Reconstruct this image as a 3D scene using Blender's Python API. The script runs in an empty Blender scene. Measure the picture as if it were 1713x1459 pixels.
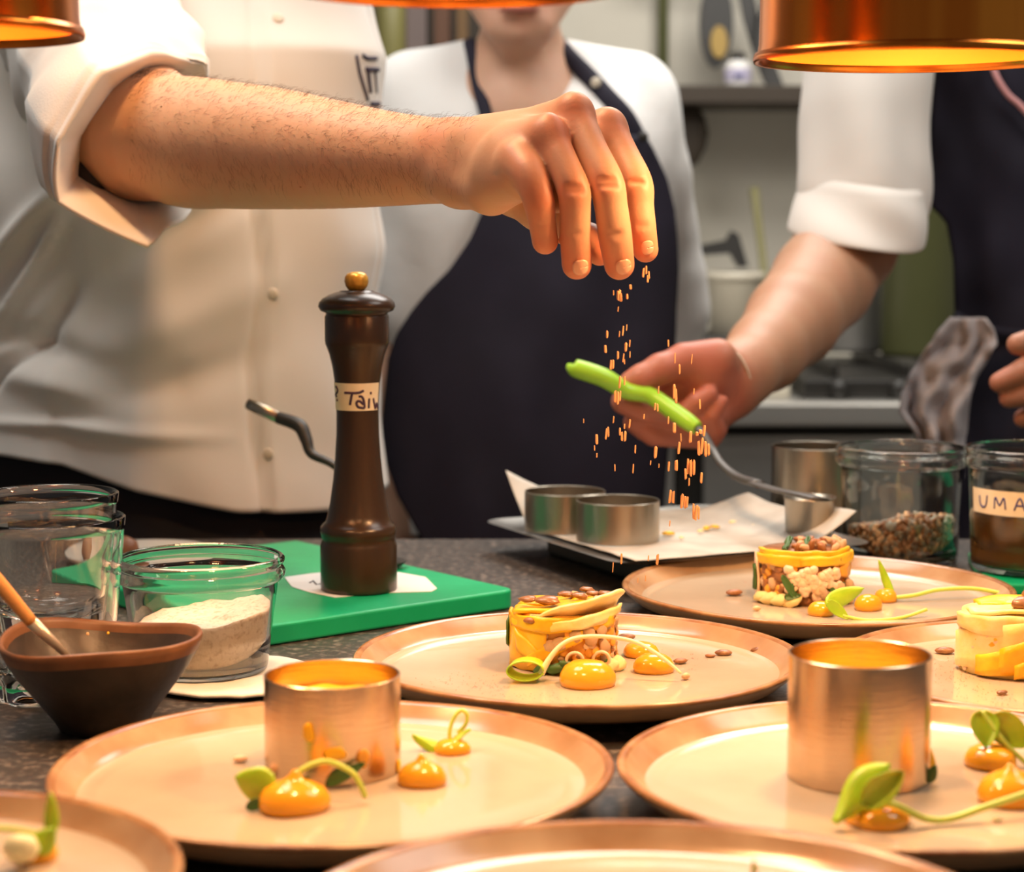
import bpy, bmesh, math, random
import numpy as np
from mathutils import Vector, Matrix, noise
from mathutils.bvhtree import BVHTree

random.seed(7); np.random.seed(7)
scn = bpy.context.scene
COL = scn.collection

# ------------------------------------------------------------ camera
F = 3400.0; CX, CY = 856.5, 729.5
CAMZ = 1.196; PITCH = math.radians(6.04)
T = 0.90                                    # worktop height
cam_d = bpy.data.cameras.new('camera'); cam = bpy.data.objects.new('camera', cam_d)
COL.objects.link(cam)
cam_d.sensor_width = 36.0; cam_d.sensor_fit = 'HORIZONTAL'; cam_d.lens = 36.0*F/1713.0
cam_d.clip_start = .05; cam_d.clip_end = 50
cam.location = (0, 0, CAMZ); cam.rotation_euler = (math.pi/2-PITCH, 0, 0)
cam_d.dof.use_dof = True; cam_d.dof.focus_distance = 1.34; cam_d.dof.aperture_fstop = 7.5
scn.camera = cam

# ------------------------------------------------------------ world, lights, exposure
w = bpy.data.worlds.new('world'); scn.world = w; w.use_nodes = True
w.node_tree.nodes['Background'].inputs[0].default_value = (1.0, .93, .84, 1)
w.node_tree.nodes['Background'].inputs[1].default_value = .25
def area(name, loc, target, size, power, col, sy=None):
    l = bpy.data.lights.new(name, 'AREA'); l.energy = power; l.color = col
    l.size = size
    if sy: l.shape = 'RECTANGLE'; l.size_y = sy
    o = bpy.data.objects.new(name, l); COL.objects.link(o); o.location = loc
    o.rotation_euler = (Vector(target)-Vector(loc)).to_track_quat('-Z', 'Y').to_euler()
    return o
area('ceiling_panel_light', (-.62, 1.62, 2.6), (-.55, 1.75, 1.2), .8, 36, (1, .97, .92))
area('ceiling_panel_light', (.45, 2.9, 2.55), (.2, 2.9, 1.0), 1.0, 62, (1, .96, .9))
area('ceiling_panel_light', (1.2, 1.4, 2.5), (.6, 2.2, 1.2), .8, 24, (1, .95, .88))
scn.view_settings.view_transform = 'Standard'; scn.view_settings.look = 'None'
scn.view_settings.exposure = -0.75; scn.view_settings.gamma = 1.0
scn.view_settings.use_curve_mapping = False

# ------------------------------------------------------------ pixel -> world helpers
FWD = Vector((0, math.cos(PITCH), -math.sin(PITCH))); UP = Vector((0, math.sin(PITCH), math.cos(PITCH)))
RGT = Vector((1, 0, 0)); CAM = Vector((0, 0, CAMZ))
def P(px, py, d):
    return CAM + RGT*((px-CX)/F*d) + UP*(-(py-CY)/F*d) + FWD*d
def G(px, py, z):
    r = RGT*((px-CX)/F) + UP*(-(py-CY)/F) + FWD
    return CAM + r*((z-CAMZ)/r.z)

# ------------------------------------------------------------ object helpers
WL = {}
def tag(o, label=None, cat=None, group=None, kind=None):
    if label: o['label'] = label
    if cat: o['category'] = cat
    if group: o['group'] = group
    if kind: o['kind'] = kind
    return o
def thing(name, label, cat, loc=(0, 0, 0), group=None):
    o = bpy.data.objects.new(name, None); COL.objects.link(o); o.location = loc
    o.empty_display_size = .02
    WL[o] = Vector(loc); return tag(o, label, cat, group)
def obj(name, vf, mat, parent=None, loc=None, smooth=True, local=False, label=None):
    """link one mesh object; verts are world coordinates unless local=True"""
    me = vf if isinstance(vf, bpy.types.Mesh) else None
    off = WL[parent] if parent is not None else Vector(loc or (0, 0, 0))
    if me is None:
        v, f = vf
        v = np.asarray([tuple(p) for p in v], dtype=np.float64) if not isinstance(v, np.ndarray) else v
        if not local: v = v-np.array(off)
        me = bpy.data.meshes.new(name)
        me.from_pydata(v.tolist(), [], f if isinstance(f, list) else f.tolist())
        if smooth: me.polygons.foreach_set('use_smooth', [True]*len(me.polygons))
        me.materials.append(mat); me.update()
    o = bpy.data.objects.new(name, me); COL.objects.link(o)
    if parent is not None: o.parent = parent; WL[o] = WL[parent].copy()
    else: o.location = off; WL[o] = off.copy()
    if label: o['label'] = label
    return o
def piece(name, me, parent, loc, rot=(0, 0, 0), sc=(1, 1, 1), kind=None):
    """part sharing mesh data, placed in the parent's local frame"""
    o = bpy.data.objects.new(name, me); COL.objects.link(o); o.parent = parent
    o.location = loc; o.rotation_euler = rot; o.scale = sc if hasattr(sc, '__len__') else (sc,)*3
    return o
def mesh_of(name, vf, mat, smooth=True):
    me = bpy.data.meshes.new(name); v, f = vf
    me.from_pydata([tuple(p) for p in v], [], [list(q) for q in f])
    if smooth: me.polygons.foreach_set('use_smooth', [True]*len(me.polygons))
    me.materials.append(mat); me.update(); return me
def auto_sharp(o, ang=35):
    me = o.data; bm = bmesh.new(); bm.from_mesh(me)
    for e in bm.edges:
        if len(e.link_faces) == 2 and e.calc_face_angle(0) > math.radians(ang): e.smooth = False
    bm.to_mesh(me); bm.free(); return o
def join(*vfs):
    V = []; Fc = []
    for v, f in vfs:
        n = len(V); V += [tuple(p) for p in v]; Fc += [[i+n for i in q] for q in f]
    return V, Fc
def move(vf, d): return [tuple(Vector(p)+Vector(d)) for p in vf[0]], vf[1]
def xform(vf, M): return [tuple(M @ Vector(p)) for p in vf[0]], vf[1]

def lathe(prof, n=64, center=(0, 0, 0), wob=None, a0=0, a1=2*math.pi):
    """prof [(r,z)]; r==0 at ends closes with a fan"""
    cx, cy, cz = center; V = []; Fc = []; full = abs(a1-a0-2*math.pi) < 1e-6
    m = n if full else n+1; rows = []
    for (r, z) in prof:
        if r < 1e-7: rows.append([len(V)]); V.append((cx, cy, cz+z)); continue
        row = []
        for i in range(m):
            a = a0+(a1-a0)*i/n; rr, zz = (wob(a, r, z) if wob else (r, z))
            row.append(len(V)); V.append((cx+rr*math.cos(a), cy+rr*math.sin(a), cz+zz))
        rows.append(row)
    for A, B in zip(rows[:-1], rows[1:]):
        for i in range(n):
            j = (i+1) % m if full else i+1
            if len(A) == 1 and len(B) == 1: continue
            if len(A) == 1: Fc.append([A[0], B[j], B[i]])
            elif len(B) == 1: Fc.append([A[i], A[j], B[0]])
            else: Fc.append([A[i], A[j], B[j], B[i]])
    return V, Fc
def resample(pts, n, closed=False):
    """Catmull-Rom through points, n samples"""
    p = [Vector(q) for q in pts]; m = len(p); out = []
    segs = m if closed else m-1
    for k in range(n):
        t = k/n*segs if closed else k/(n-1)*segs
        i = min(int(t), segs-1); u = t-i
        g = (lambda j: p[j % m]) if closed else (lambda j: p[max(0, min(m-1, j))])
        a, b, c, d = g(i-1), g(i), g(i+1), g(i+2)
        out.append(.5*((2*b)+(c-a)*u+(2*a-5*b+4*c-d)*u*u+(3*b-a-3*c+d)*u**3))
    return out
def tube(pts, rad, n=12, flat=None, caps=True, samples=None):
    """tube along points; rad number or list (per pt); flat = (vector, scale)"""
    if not hasattr(rad, '__len__'): rad = [rad]*len(pts)
    if samples:
        q = resample([(p[0], p[1], p[2]) for p in pts], samples)
        rr = resample([(r, 0, 0) for r in rad], samples); pts, rad = q, [max(1e-5, r.x) for r in rr]
    pts = [Vector(p) for p in pts]; V = []; Fc = []; prev = None
    for i, p in enumerate(pts):
        t = (pts[min(i+1, len(pts)-1)]-pts[max(i-1, 0)]).normalized()
        if prev is None:
            a = Vector((0, 0, 1)) if abs(t.z) < .9 else Vector((1, 0, 0)); u = t.cross(a).normalized()
        else: u = (prev-t*prev.dot(t)).normalized()
        prev = u; v = t.cross(u)
        for k in range(n):
            a = 2*math.pi*k/n; o = (u*math.cos(a)+v*math.sin(a))*rad[i]
            if flat: o -= flat[0]*o.dot(flat[0])*(1-flat[1])
            V.append(tuple(p+o))
    for i in range(len(pts)-1):
        for k in range(n):
            Fc.append([i*n+k, i*n+(k+1) % n, (i+1)*n+(k+1) % n, (i+1)*n+k])
    if caps:
        Fc.append(list(range(n))[::-1]); Fc.append([(len(pts)-1)*n+k for k in range(n)])
    return V, Fc
def box(lo, hi, bev=0, seg=2):
    bm = bmesh.new(); bmesh.ops.create_cube(bm, size=1)
    for v in bm.verts:
        v.co = Vector([lo[i]+(v.co[i]+.5)*(hi[i]-lo[i]) for i in range(3)])
    if bev: bmesh.ops.bevel(bm, geom=bm.edges[:], offset=bev, segments=seg, affect='EDGES', profile=.5)
    r = bm_vf(bm); bm.free(); return r
def bm_vf(bm):
    bm.verts.index_update()
    return [tuple(v.co) for v in bm.verts], [[v.index for v in f.verts] for f in bm.faces]
def prism(poly, z0, z1, bev=0):
    """horizontal polygon [(x,y)] extruded"""
    bm = bmesh.new(); vs = [bm.verts.new((x, y, z0)) for x, y in poly]
    f = bm.faces.new(vs); r = bmesh.ops.extrude_face_region(bm, geom=[f])
    for e in r['geom']:
        if isinstance(e, bmesh.types.BMVert): e.co.z = z1
    bmesh.ops.recalc_face_normals(bm, faces=bm.faces[:])
    if bev: bmesh.ops.bevel(bm, geom=bm.edges[:], offset=bev, segments=3, affect='EDGES', profile=.5)
    o = bm_vf(bm); bm.free(); return o
def poly_loop(pts, n, mix):
    c = resample(pts, n, True); m = len(pts); out = []
    for k in range(n):
        t = k/n*m; i = int(t); u = t-i; out.append(c[k]*(1-mix)+Vector(pts[i]).lerp(Vector(pts[(i+1) % m]), u)*mix)
    return out
def loft(loops, N=48, M=10, close_end=False, disp=None, mix=0):
    """closed loops of 3D points, each resampled to N, M rows between"""
    L = [poly_loop(l, N, mix) for l in loops]; rows = []
    tot = (len(L)-1)*M+1
    cols = [resample([l[k] for l in L], tot) for k in range(N)]
    V = []; Fc = []
    for r in range(tot):
        for k in range(N): V.append(cols[k][r])
    if disp: V = disp(V, N, tot)
    for r in range(tot-1):
        for k in range(N):
            Fc.append([r*N+k, r*N+(k+1) % N, (r+1)*N+(k+1) % N, (r+1)*N+k])
    if close_end: Fc.append([(tot-1)*N+k for k in range(N)])
    return [tuple(v) for v in V], Fc
def grid(fn, nu, nv):
    V = [tuple(fn(i/nu, j/nv)) for j in range(nv+1) for i in range(nu+1)]
    Fc = [[j*(nu+1)+i, j*(nu+1)+i+1, (j+1)*(nu+1)+i+1, (j+1)*(nu+1)+i] for j in range(nv) for i in range(nu)]
    return V, Fc
def solid(o, t, off=0):
    m = o.modifiers.new('thick', 'SOLIDIFY'); m.thickness = t; m.offset = off; return o
def interp(x, pts):
    return float(np.interp(x, [p[0] for p in pts], [p[1] for p in pts]))
def nz(p, s, seed=0): return noise.noise(Vector((p[0]*s+seed*13.1, p[1]*s+seed*7.7, p[2]*s+seed*3.3)))
def bvh_of(o):
    off = WL[o]; return BVHTree.FromPolygons([v.co+off for v in o.data.vertices], [list(p.vertices) for p in o.data.polygons])
def hit(px, py, bvh):
    r = (RGT*((px-CX)/F)+UP*(-(py-CY)/F)+FWD).normalized()
    h = bvh.ray_cast(CAM, r); return (h[0], h[1]) if h[0] is not None else (None, None)

# ------------------------------------------------------------ implicit surfaces (smooth unions of round cones, surface nets)
class Field:
    def __init__(s, lo, hi, h):
        s.lo = np.array(lo, float); s.h = h
        s.n = np.ceil((np.array(hi)-s.lo)/h).astype(int)+1
        s.D = np.full(s.n, 1.0, np.float32)
    def win(s, lo, hi):
        a = np.clip(np.floor((np.array(lo)-s.lo)/s.h).astype(int), 0, s.n-1)
        b = np.clip(np.ceil((np.array(hi)-s.lo)/s.h).astype(int)+1, 1, s.n)
        if np.any(b <= a): return None, None, None, None
        ax = [((np.arange(a[i], b[i])*s.h+s.lo[i]).astype(np.float32)) for i in range(3)]
        return (slice(a[0], b[0]), slice(a[1], b[1]), slice(a[2], b[2])), ax[0][:, None, None], ax[1][None, :, None], ax[2][None, None, :]
    def blend(s, W, d, k, target=None):
        D = s.D if target is None else target
        o = D[W]
        if k > 0:
            hh = np.clip(.5+.5*(o-d)/k, 0, 1); D[W] = o*(1-hh)+d*hh-k*hh*(1-hh)
        else: D[W] = np.minimum(o, d)
    def cone_d(s, a, b, ra, rb, k, n=None, sc=1.0):
        a = np.array(a, float); b = np.array(b, float); R = max(ra, rb)*max(1, 1/sc if False else 1)+k*1.1+3*s.h
        W, X, Y, Z = s.win(np.minimum(a, b)-R, np.maximum(a, b)+R)
        if W is None: return None, None
        qx, qy, qz = X-a[0], Y-a[1], Z-a[2]; ba = b-a
        if n is not None:
            n = np.array(n, float); n /= np.linalg.norm(n); g = (1/sc-1)
            qn = qx*n[0]+qy*n[1]+qz*n[2]; qx = qx+n[0]*qn*g; qy = qy+n[1]*qn*g; qz = qz+n[2]*qn*g
            ba = ba+n*(ba@n)*g
        L = max(ba@ba, 1e-12); t = np.clip((qx*ba[0]+qy*ba[1]+qz*ba[2])/L, 0, 1)
        d = np.sqrt((qx-t*ba[0])**2+(qy-t*ba[1])**2+(qz-t*ba[2])**2)-(ra+t*(rb-ra))
        if n is not None: d = d*(sc+1)/2
        return W, d.astype(np.float32)
    def cone(s, a, b, ra, rb, k=.006, n=None, sc=1.0):
        W, d = s.cone_d(a, b, ra, rb, k, n, sc)
        if W is not None: s.blend(W, d, k)
        return s
    def chain(s, pts, rads, k=.004):
        for i in range(len(pts)-1): s.cone(pts[i], pts[i+1], rads[i], rads[i+1], k)
        return s
    def ell(s, c, r, k=.006, rot=None):
        c = np.array(c, float); r = np.array(r, float); R = r.max()+k+3*s.h
        W, X, Y, Z = s.win(c-R, c+R)
        if W is None: return s
        q = [X-c[0], Y-c[1], Z-c[2]]
        if rot is not None:
            m = np.array(rot.transposed()); q = [m[i, 0]*q[0]+m[i, 1]*q[1]+m[i, 2]*q[2] for i in range(3)]
        d = (np.sqrt((q[0]/r[0])**2+(q[1]/r[1])**2+(q[2]/r[2])**2)-1)*r.min()
        s.blend(W, d.astype(np.float32), k); return s
    def cut(s, a, b, r, k=.002):
        W, d = s.cone_d(a, b, r, r, k)
        if W is None: return s
        o = s.D[W]; d = -d; hh = np.clip(.5-.5*(o-d)/k, 0, 1)
        s.D[W] = o*(1-hh)+d*hh+k*hh*(1-hh); return s
    def group(s, other, k):
        """smooth-union another Field of the same grid"""
        s.blend((slice(None),)*3, other.D, k); return s
    def mesh(s, smooth=2):
        D = s.D; S = D < 0; nx, ny, nz_ = s.n
        c = np.zeros((nx-1, ny-1, nz_-1), np.int8)
        for i in (0, 1):
            for j in (0, 1):
                for k in (0, 1): c += S[i:nx-1+i, j:ny-1+j, k:nz_-1+k]
        act = np.argwhere((c > 0) & (c < 8)); idx = np.full(c.shape, -1, np.int32)
        idx[tuple(act.T)] = np.arange(len(act))
        acc = np.zeros((len(act), 3)); cnt = np.zeros(len(act))
        cor = [(i, j, k) for i in (0, 1) for j in (0, 1) for k in (0, 1)]
        val = {q: D[act[:, 0]+q[0], act[:, 1]+q[1], act[:, 2]+q[2]] for q in cor}
        for a in cor:
            for ax in range(3):
                if a[ax] == 1: continue
                b = list(a); b[ax] = 1; b = tuple(b); va, vb = val[a], val[b]
                m = (va < 0) != (vb < 0); t = np.where(m, va/np.where(m, va-vb, 1), 0)
                p = np.tile(np.array(a, float), (len(act), 1)); p[:, ax] = t
                acc[m] += p[m]; cnt[m] += 1
        V = (act+acc/cnt[:, None])*s.h+s.lo; Fs = []
        for ax in range(3):
            sl0 = [slice(None)]*3; sl1 = [slice(None)]*3; sl0[ax] = slice(0, -1); sl1[ax] = slice(1, None)
            A = S[tuple(sl0)]; B = S[tuple(sl1)]; E = np.argwhere(A != B)
            u, v = [(1, 2), (2, 0), (0, 1)][ax]
            ok = (E[:, u] > 0) & (E[:, v] > 0) & (E[:, u] < s.n[u]-1) & (E[:, v] < s.n[v]-1); E = E[ok]
            def at(du, dv):
                q = E.copy(); q[:, u] -= du; q[:, v] -= dv; return idx[q[:, 0], q[:, 1], q[:, 2]]
            q = np.stack([at(1, 1), at(0, 1), at(0, 0), at(1, 0)], 1)
            fl = ~A[E[:, 0], E[:, 1], E[:, 2]]; q[fl] = q[fl][:, ::-1]; Fs.append(q)
        Fs = np.concatenate(Fs)
        Fs = Fs[(Fs >= 0).all(1)]
        e0 = Fs.reshape(-1); e1 = np.roll(Fs, -1, 1).reshape(-1)
        for _ in range(smooth):
            a = np.zeros_like(V); n = np.zeros(len(V))
            for x, y in ((e0, e1), (e1, e0)):
                for q in range(3): a[:, q] += np.bincount(x, V[y, q], len(V))
                n += np.bincount(x, minlength=len(V))
            V = V*.5+.5*a/np.maximum(n, 1)[:, None]
        return V, Fs
    def __repr__(s): return 'field'
def np_join(*vf):
    V = []; Fc = []; n = 0
    for v, f in vf:
        v = np.asarray(v, float); V.append(v); Fc += [[i+n for i in q] for q in (f.tolist() if isinstance(f, np.ndarray) else f)]; n += len(v)
    return np.concatenate(V), Fc

# ------------------------------------------------------------ materials
def mat(name, col, rough=.5, metal=0, **kw):
    m = bpy.data.materials.new(name); m.use_nodes = True; nt = m.node_tree; b = nt.nodes['Principled BSDF']
    b.inputs['Base Color'].default_value = (*col, 1); b.inputs['Roughness'].default_value = rough
    b.inputs['Metallic'].default_value = metal
    for k, v in kw.items():
        if k in ('bump', 'mix', 'attr'): continue
        b.inputs[k].default_value = v
    tc = nt.nodes.new('ShaderNodeTexCoord'); coord = tc.outputs['Object']
    if 'mix' in kw:       # (colour2, scale, detail, lo, hi, stretch)
        c2, sc, det, lo, hi, st = kw['mix']
        mp = nt.nodes.new('ShaderNodeMapping'); mp.inputs['Scale'].default_value = st; nt.links.new(coord, mp.inputs[0])
        n = nt.nodes.new('ShaderNodeTexNoise'); n.inputs['Scale'].default_value = sc; n.inputs['Detail'].default_value = det
        nt.links.new(mp.outputs[0], n.inputs['Vector'])
        r = nt.nodes.new('ShaderNodeValToRGB'); r.color_ramp.elements[0].position = lo; r.color_ramp.elements[1].position = hi
        r.color_ramp.elements[0].color = (*col, 1); r.color_ramp.elements[1].color = (*c2, 1)
        nt.links.new(n.outputs[0], r.inputs[0]); nt.links.new(r.outputs[0], b.inputs['Base Color'])
        m['ramp'] = r.name
    if 'bump' in kw:      # (scale, strength, distance, stretch)
        sc, st, dist, sx = kw['bump']
        mp = nt.nodes.new('ShaderNodeMapping'); mp.inputs['Scale'].default_value = sx; nt.links.new(coord, mp.inputs[0])
        n = nt.nodes.new('ShaderNodeTexNoise'); n.inputs['Scale'].default_value = sc; n.inputs['Detail'].default_value = 4
        nt.links.new(mp.outputs[0], n.inputs['Vector'])
        bp = nt.nodes.new('ShaderNodeBump'); bp.inputs['Strength'].default_value = st; bp.inputs['Distance'].default_value = dist
        nt.links.new(n.outputs[0], bp.inputs['Height']); nt.links.new(bp.outputs[0], b.inputs['Normal'])
    return m
def glass(name, col=(1, 1, 1), ior=1.46, rough=0.0):
    m = mat(name, col, rough); b = m.node_tree.nodes['Principled BSDF']
    b.inputs['Transmission Weight'].default_value = 1; b.inputs['IOR'].default_value = ior; return m
ONE = (1, 1, 1)
M = {}
M['wall'] = mat('wall_paint', (.60, .56, .47), .7, mix=((.66, .62, .53), 3, 3, .35, .65, ONE))
M['floor'] = mat('floor_tile', (.16, .14, .12), .5, mix=((.22, .2, .18), 6, 3, .4, .6, ONE))
M['ceiling'] = mat('ceiling_paint', (.6, .58, .54), .8)
M['granite'] = mat('worktop_stone', (.045, .038, .034), .42, mix=((.26, .22, .185), 150, 6, .50, .80, ONE), bump=(60, .25, .002, ONE))
M['steelback'] = mat('counter_steel', (.62, .6, .56), .35, .8)
M['darkmetal'] = mat('dark_metal', (.022, .020, .017), .45, .1)
M['brass'] = mat('brass', (.30, .20, .06), .5, .6)
M['steel'] = mat('brushed_steel', (.64, .50, .36), .24, 1, bump=(60, .12, .001, (1, 1, 14)))
M['steel_dull'] = mat('dull_steel', (.42, .37, .30), .3, 1, bump=(60, .1, .001, (1, 1, 12)))
M['tray'] = mat('tray_steel', (.34, .33, .31), .34, .9, bump=(40, .2, .001, ONE))
M['paper'] = mat('parchment', (.42, .39, .34), .7, mix=((.52, .49, .43), 25, 4, .4, .6, ONE))
M['whitepaper'] = mat('white_paper', (.82, .8, .77), .6)
M['green'] = mat('green_board', (.0, .36, .14), .38, mix=((.01, .44, .19), 18, 4, .4, .7, ONE), bump=(140, .25, .0006, ONE))
M['millwood'] = mat('mill_wood', (.020, .009, .004), .30, mix=((.050, .023, .008), 30, 5, .35, .7, (1, 1, .08)), bump=(60, .12, .0006, (1, 1, .1)))
M['knob'] = mat('mill_knob', (.75, .42, .06), .3, .35, mix=((.45, .22, .03), 90, 3, .45, .6, (1, 1, .08)))
M['tape'] = mat('masking_tape', (.80, .68, .48), .6, mix=((.86, .76, .58), 60, 3, .4, .6, ONE))
M['ink'] = mat('marker_ink', (.05, .02, .06), .6)
M['blueink'] = mat('blue_ink', (.03, .04, .22), .6)
M['jarglass'] = glass('jar_glass', (.975, 1, .97))
M['tumblerglass'] = glass('tumbler_glass', (1, .99, .97))
M['powder'] = mat('spice_salt', (.80, .65, .53), .9, mix=((.55, .38, .26), 260, 5, .52, .75, ONE), bump=(300, .8, .0012, ONE))
M['towel'] = mat('white_towel', (.74, .73, .69), .9, bump=(260, .5, .001, ONE))
M['bowl'] = mat('dark_stoneware', (.038, .026, .019), .36, mix=((.065, .045, .033), 50, 5, .4, .7, ONE), bump=(160, .3, .0008, ONE))
M['bowlrim'] = mat('bowl_rim_clay', (.20, .085, .035), .42, mix=((.14, .055, .02), 60, 4, .4, .7, ONE))
M['sauce_dark'] = mat('dark_oil', (.02, .01, .005), .12)
M['brushwood'] = mat('brush_handle', (.72, .33, .10), .4)
M['ferrule'] = mat('brush_ferrule', (.75, .62, .48), .3, .6)
M['cream'] = mat('plate_glaze', (.47, .385, .28), .16, mix=((.60, .49, .36), 9, 7, .3, .7, (1, 1, 4)), bump=(30, .15, .002, ONE))
M['cream'].node_tree.nodes['Principled BSDF'].inputs['Coat Weight'].default_value = .4
M['plateunder'] = mat('plate_underside', (.52, .40, .27), .3, mix=((.38, .26, .15), 12, 4, .35, .7, (1, 1, 6)))
M['platelip'] = mat('plate_lip_glaze', (.33, .18, .085), .18, mix=((.52, .36, .22), 22, 6, .3, .7, ONE))
M['platerim'] = mat('plate_rim', (.24, .10, .035), .2, mix=((.46, .27, .13), 40, 6, .35, .70, ONE))
M['sauce'] = mat('orange_sauce', (.80, .37, .02), .14, **{'Subsurface Weight': .25, 'Subsurface Radius': (.01, .004, .001), 'Subsurface Scale': .3})
M['squash'] = mat('yellow_squash', (.86, .42, .006), .32, mix=((.92, .60, .03), 60, 4, .35, .7, ONE), bump=(200, .4, .001, ONE))
M['squashpale'] = mat('pale_squash', (.88, .66, .20), .35, mix=((.92, .78, .42), 70, 4, .35, .7, ONE), bump=(200, .4, .001, ONE))
M['squashdice'] = mat('orange_dice', (.78, .36, .04), .35)
M['nut'] = mat('pale_nut', (.78, .52, .30), .5, mix=((.66, .38, .18), 300, 4, .4, .7, ONE), bump=(400, .6, .001, ONE))
M['brownbit'] = mat('brown_bit', (.26, .10, .03), .4, mix=((.4, .18, .07), 200, 4, .4, .7, ONE))
M['seed'] = mat('toasted_seed', (.20, .085, .03), .3, mix=((.40, .20, .09), 220, 4, .4, .7, (1, .4, 1)))
M['shallot'] = mat('shallot_ring', (.88, .62, .42), .35, **{'Subsurface Weight': .2, 'Subsurface Scale': .003})
M['herb'] = mat('dark_herb', (.05, .12, .02), .45)
M['leaf'] = mat('shoot_leaf', (.27, .50, .012), .35, mix=((.42, .62, .03), 80, 4, .3, .7, ONE), **{'Subsurface Weight': .15, 'Subsurface Scale': .003})
M['stem'] = mat('shoot_stem', (.52, .66, .10), .35, **{'Subsurface Weight': .3, 'Subsurface Scale': .003})
M['stempale'] = mat('pale_stem', (.85, .82, .50), .35, **{'Subsurface Weight': .3, 'Subsurface Scale': .003})
M['crumb'] = mat('spice_crumb', (.85, .36, .12), .6, mix=((.75, .42, .22), 300, 3, .4, .6, ONE))
M['copper'] = mat('copper_shade', (.62, .17, .022), .25, 1, mix=((.85, .30, .04), 5, 2, .4, .6, (6, 6, .1)))
M['copperin'] = mat('copper_inside', (.95, .24, .015), .45, .5)
M['cord'] = mat('lamp_cord', (.02, .02, .02), .6)
M['shirt'] = mat('white_cotton', (.74, .70, .65), .85, bump=(600, .3, .0006, ONE))
M['shirt'].node_tree.nodes['Principled BSDF'].inputs['Sheen Weight'].default_value = .15
M['tee'] = mat('white_jersey', (.80, .79, .77), .9, bump=(40, .3, .004, ONE))
M['navy'] = mat('navy_apron', (.009, .007, .019), .85, mix=((.015, .012, .030), 8, 4, .4, .7, ONE), bump=(400, .3, .0006, ONE))
M['trouser'] = mat('dark_trousers', (.010, .009, .014), .9, bump=(30, .3, .006, ONE))
M['button'] = mat('button', (.68, .6, .48), .4)
M['logoink'] = mat('navy_print', (.03, .02, .05), .7)
M['black'] = mat('black_elastic', (.01, .01, .01), .6)
M['greytowel'] = mat('grey_towel', (.46, .42, .43), .95, mix=((.56, .51, .51), 30, 4, .4, .6, ONE), bump=(200, .6, .001, ONE))
M['lime'] = mat('lime_plastic', (.38, .72, .04), .3)
M['spatula'] = mat('spatula_steel', (.11, .105, .10), .45, .7)
M['pink'] = mat('pink_cord', (.75, .36, .36), .6)
M['hair'] = mat('dark_hair', (.035, .02, .012), .5)
M['lips'] = mat('lips', (.42, .14, .10), .45)
M['eye'] = mat('eye_white', (.8, .78, .75), .25)
M['nail'] = mat('fingernail', (.74, .40, .26), .25, **{'Coat Weight': .3})
M['olive'] = mat('olive_enamel', (.10, .105, .04), .4)
M['cream_plastic'] = mat('cream_plastic', (.68, .62, .5), .5)
M['brownbox'] = mat('brown_box', (.050, .036, .024), .7)
M['lilac'] = mat('lilac_label', (.52, .48, .62), .6)
M['stock'] = mat('amber_stock', (.16, .065, .012), .3)
M['orange_food'] = mat('brown_ball', (.26, .09, .035), .5)
def skin_mat(name, base, red):
    m = mat(name, base, .5, **{'Subsurface Weight': .22, 'Subsurface Radius': (.012, .004, .002), 'Subsurface Scale': .5}, bump=(420, .2, .0006, ONE))
    nt = m.node_tree; b = nt.nodes['Principled BSDF']
    at = nt.nodes.new('ShaderNodeAttribute'); at.attribute_name = 'flush'
    n = nt.nodes.new('ShaderNodeTexNoise'); n.inputs['Scale'].default_value = 30; n.inputs['Detail'].default_value = 5
    ad = nt.nodes.new('ShaderNodeMath'); ad.operation = 'MULTIPLY_ADD'; ad.inputs[1].default_value = .45
    nt.links.new(n.outputs[0], ad.inputs[0]); nt.links.new(at.outputs['Fac'], ad.inputs[2])
    r = nt.nodes.new('ShaderNodeValToRGB'); r.color_ramp.elements[0].position = .15; r.color_ramp.elements[1].position = 1.0
    r.color_ramp.elements[0].color = (*base, 1); r.color_ramp.elements[1].color = (*red, 1)
    nt.links.new(ad.outputs[0], r.inputs[0]); nt.links.new(r.outputs[0], b.inputs['Base Color']); return m
M['skin1'] = skin_mat('skin_tanned', (.60, .37, .23), (.60, .21, .11))
M['skin2'] = skin_mat('skin_fair', (.62, .37, .25), (.6, .25, .17))
M['skin3'] = skin_mat('skin_light', (.47, .26, .155), (.48, .15, .09))
def emis(name, col, st):
    m = bpy.data.materials.new(name); m.use_nodes = True; b = m.node_tree.nodes['Principled BSDF']
    b.inputs['Base Color'].default_value = (*col, 1); b.inputs['Emission Color'].default_value = (*col, 1)
    b.inputs['Emission Strength'].default_value = st; return m
M['bulb'] = emis('lamp_bulb', (1, .50, .15), 7)

# ============================================================ THE SETTING
def struct(name, vf, m, label=None):
    o = obj(name, vf, m, smooth=False); o['kind'] = 'structure'; o['label'] = label or name; return o
struct('floor', box((-3, -1, -.05), (3.5, 4.35, 0)), M['floor'], 'dark kitchen floor')
struct('wall_back', box((-3, 4.2, 0), (3.5, 4.3, 2.7)), M['wall'], 'pale beige back wall of the kitchen')
struct('ceiling', box((-3, -1, 2.7), (3.5, 4.3, 2.75)), M['ceiling'], 'kitchen ceiling')
wt = thing('worktop', 'dark speckled stone worktop carrying the plates and jars', 'worktop', (0, 1.1, .86))
obj('slab', box((-1.3, .35, .86), (1.5, 1.885, T), .004), M['granite'], wt, smooth=False)
obj('cabinet_base', box((-1.25, .40, 0), (1.45, 1.80, .86)), M['darkmetal'], wt, smooth=False)

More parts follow.
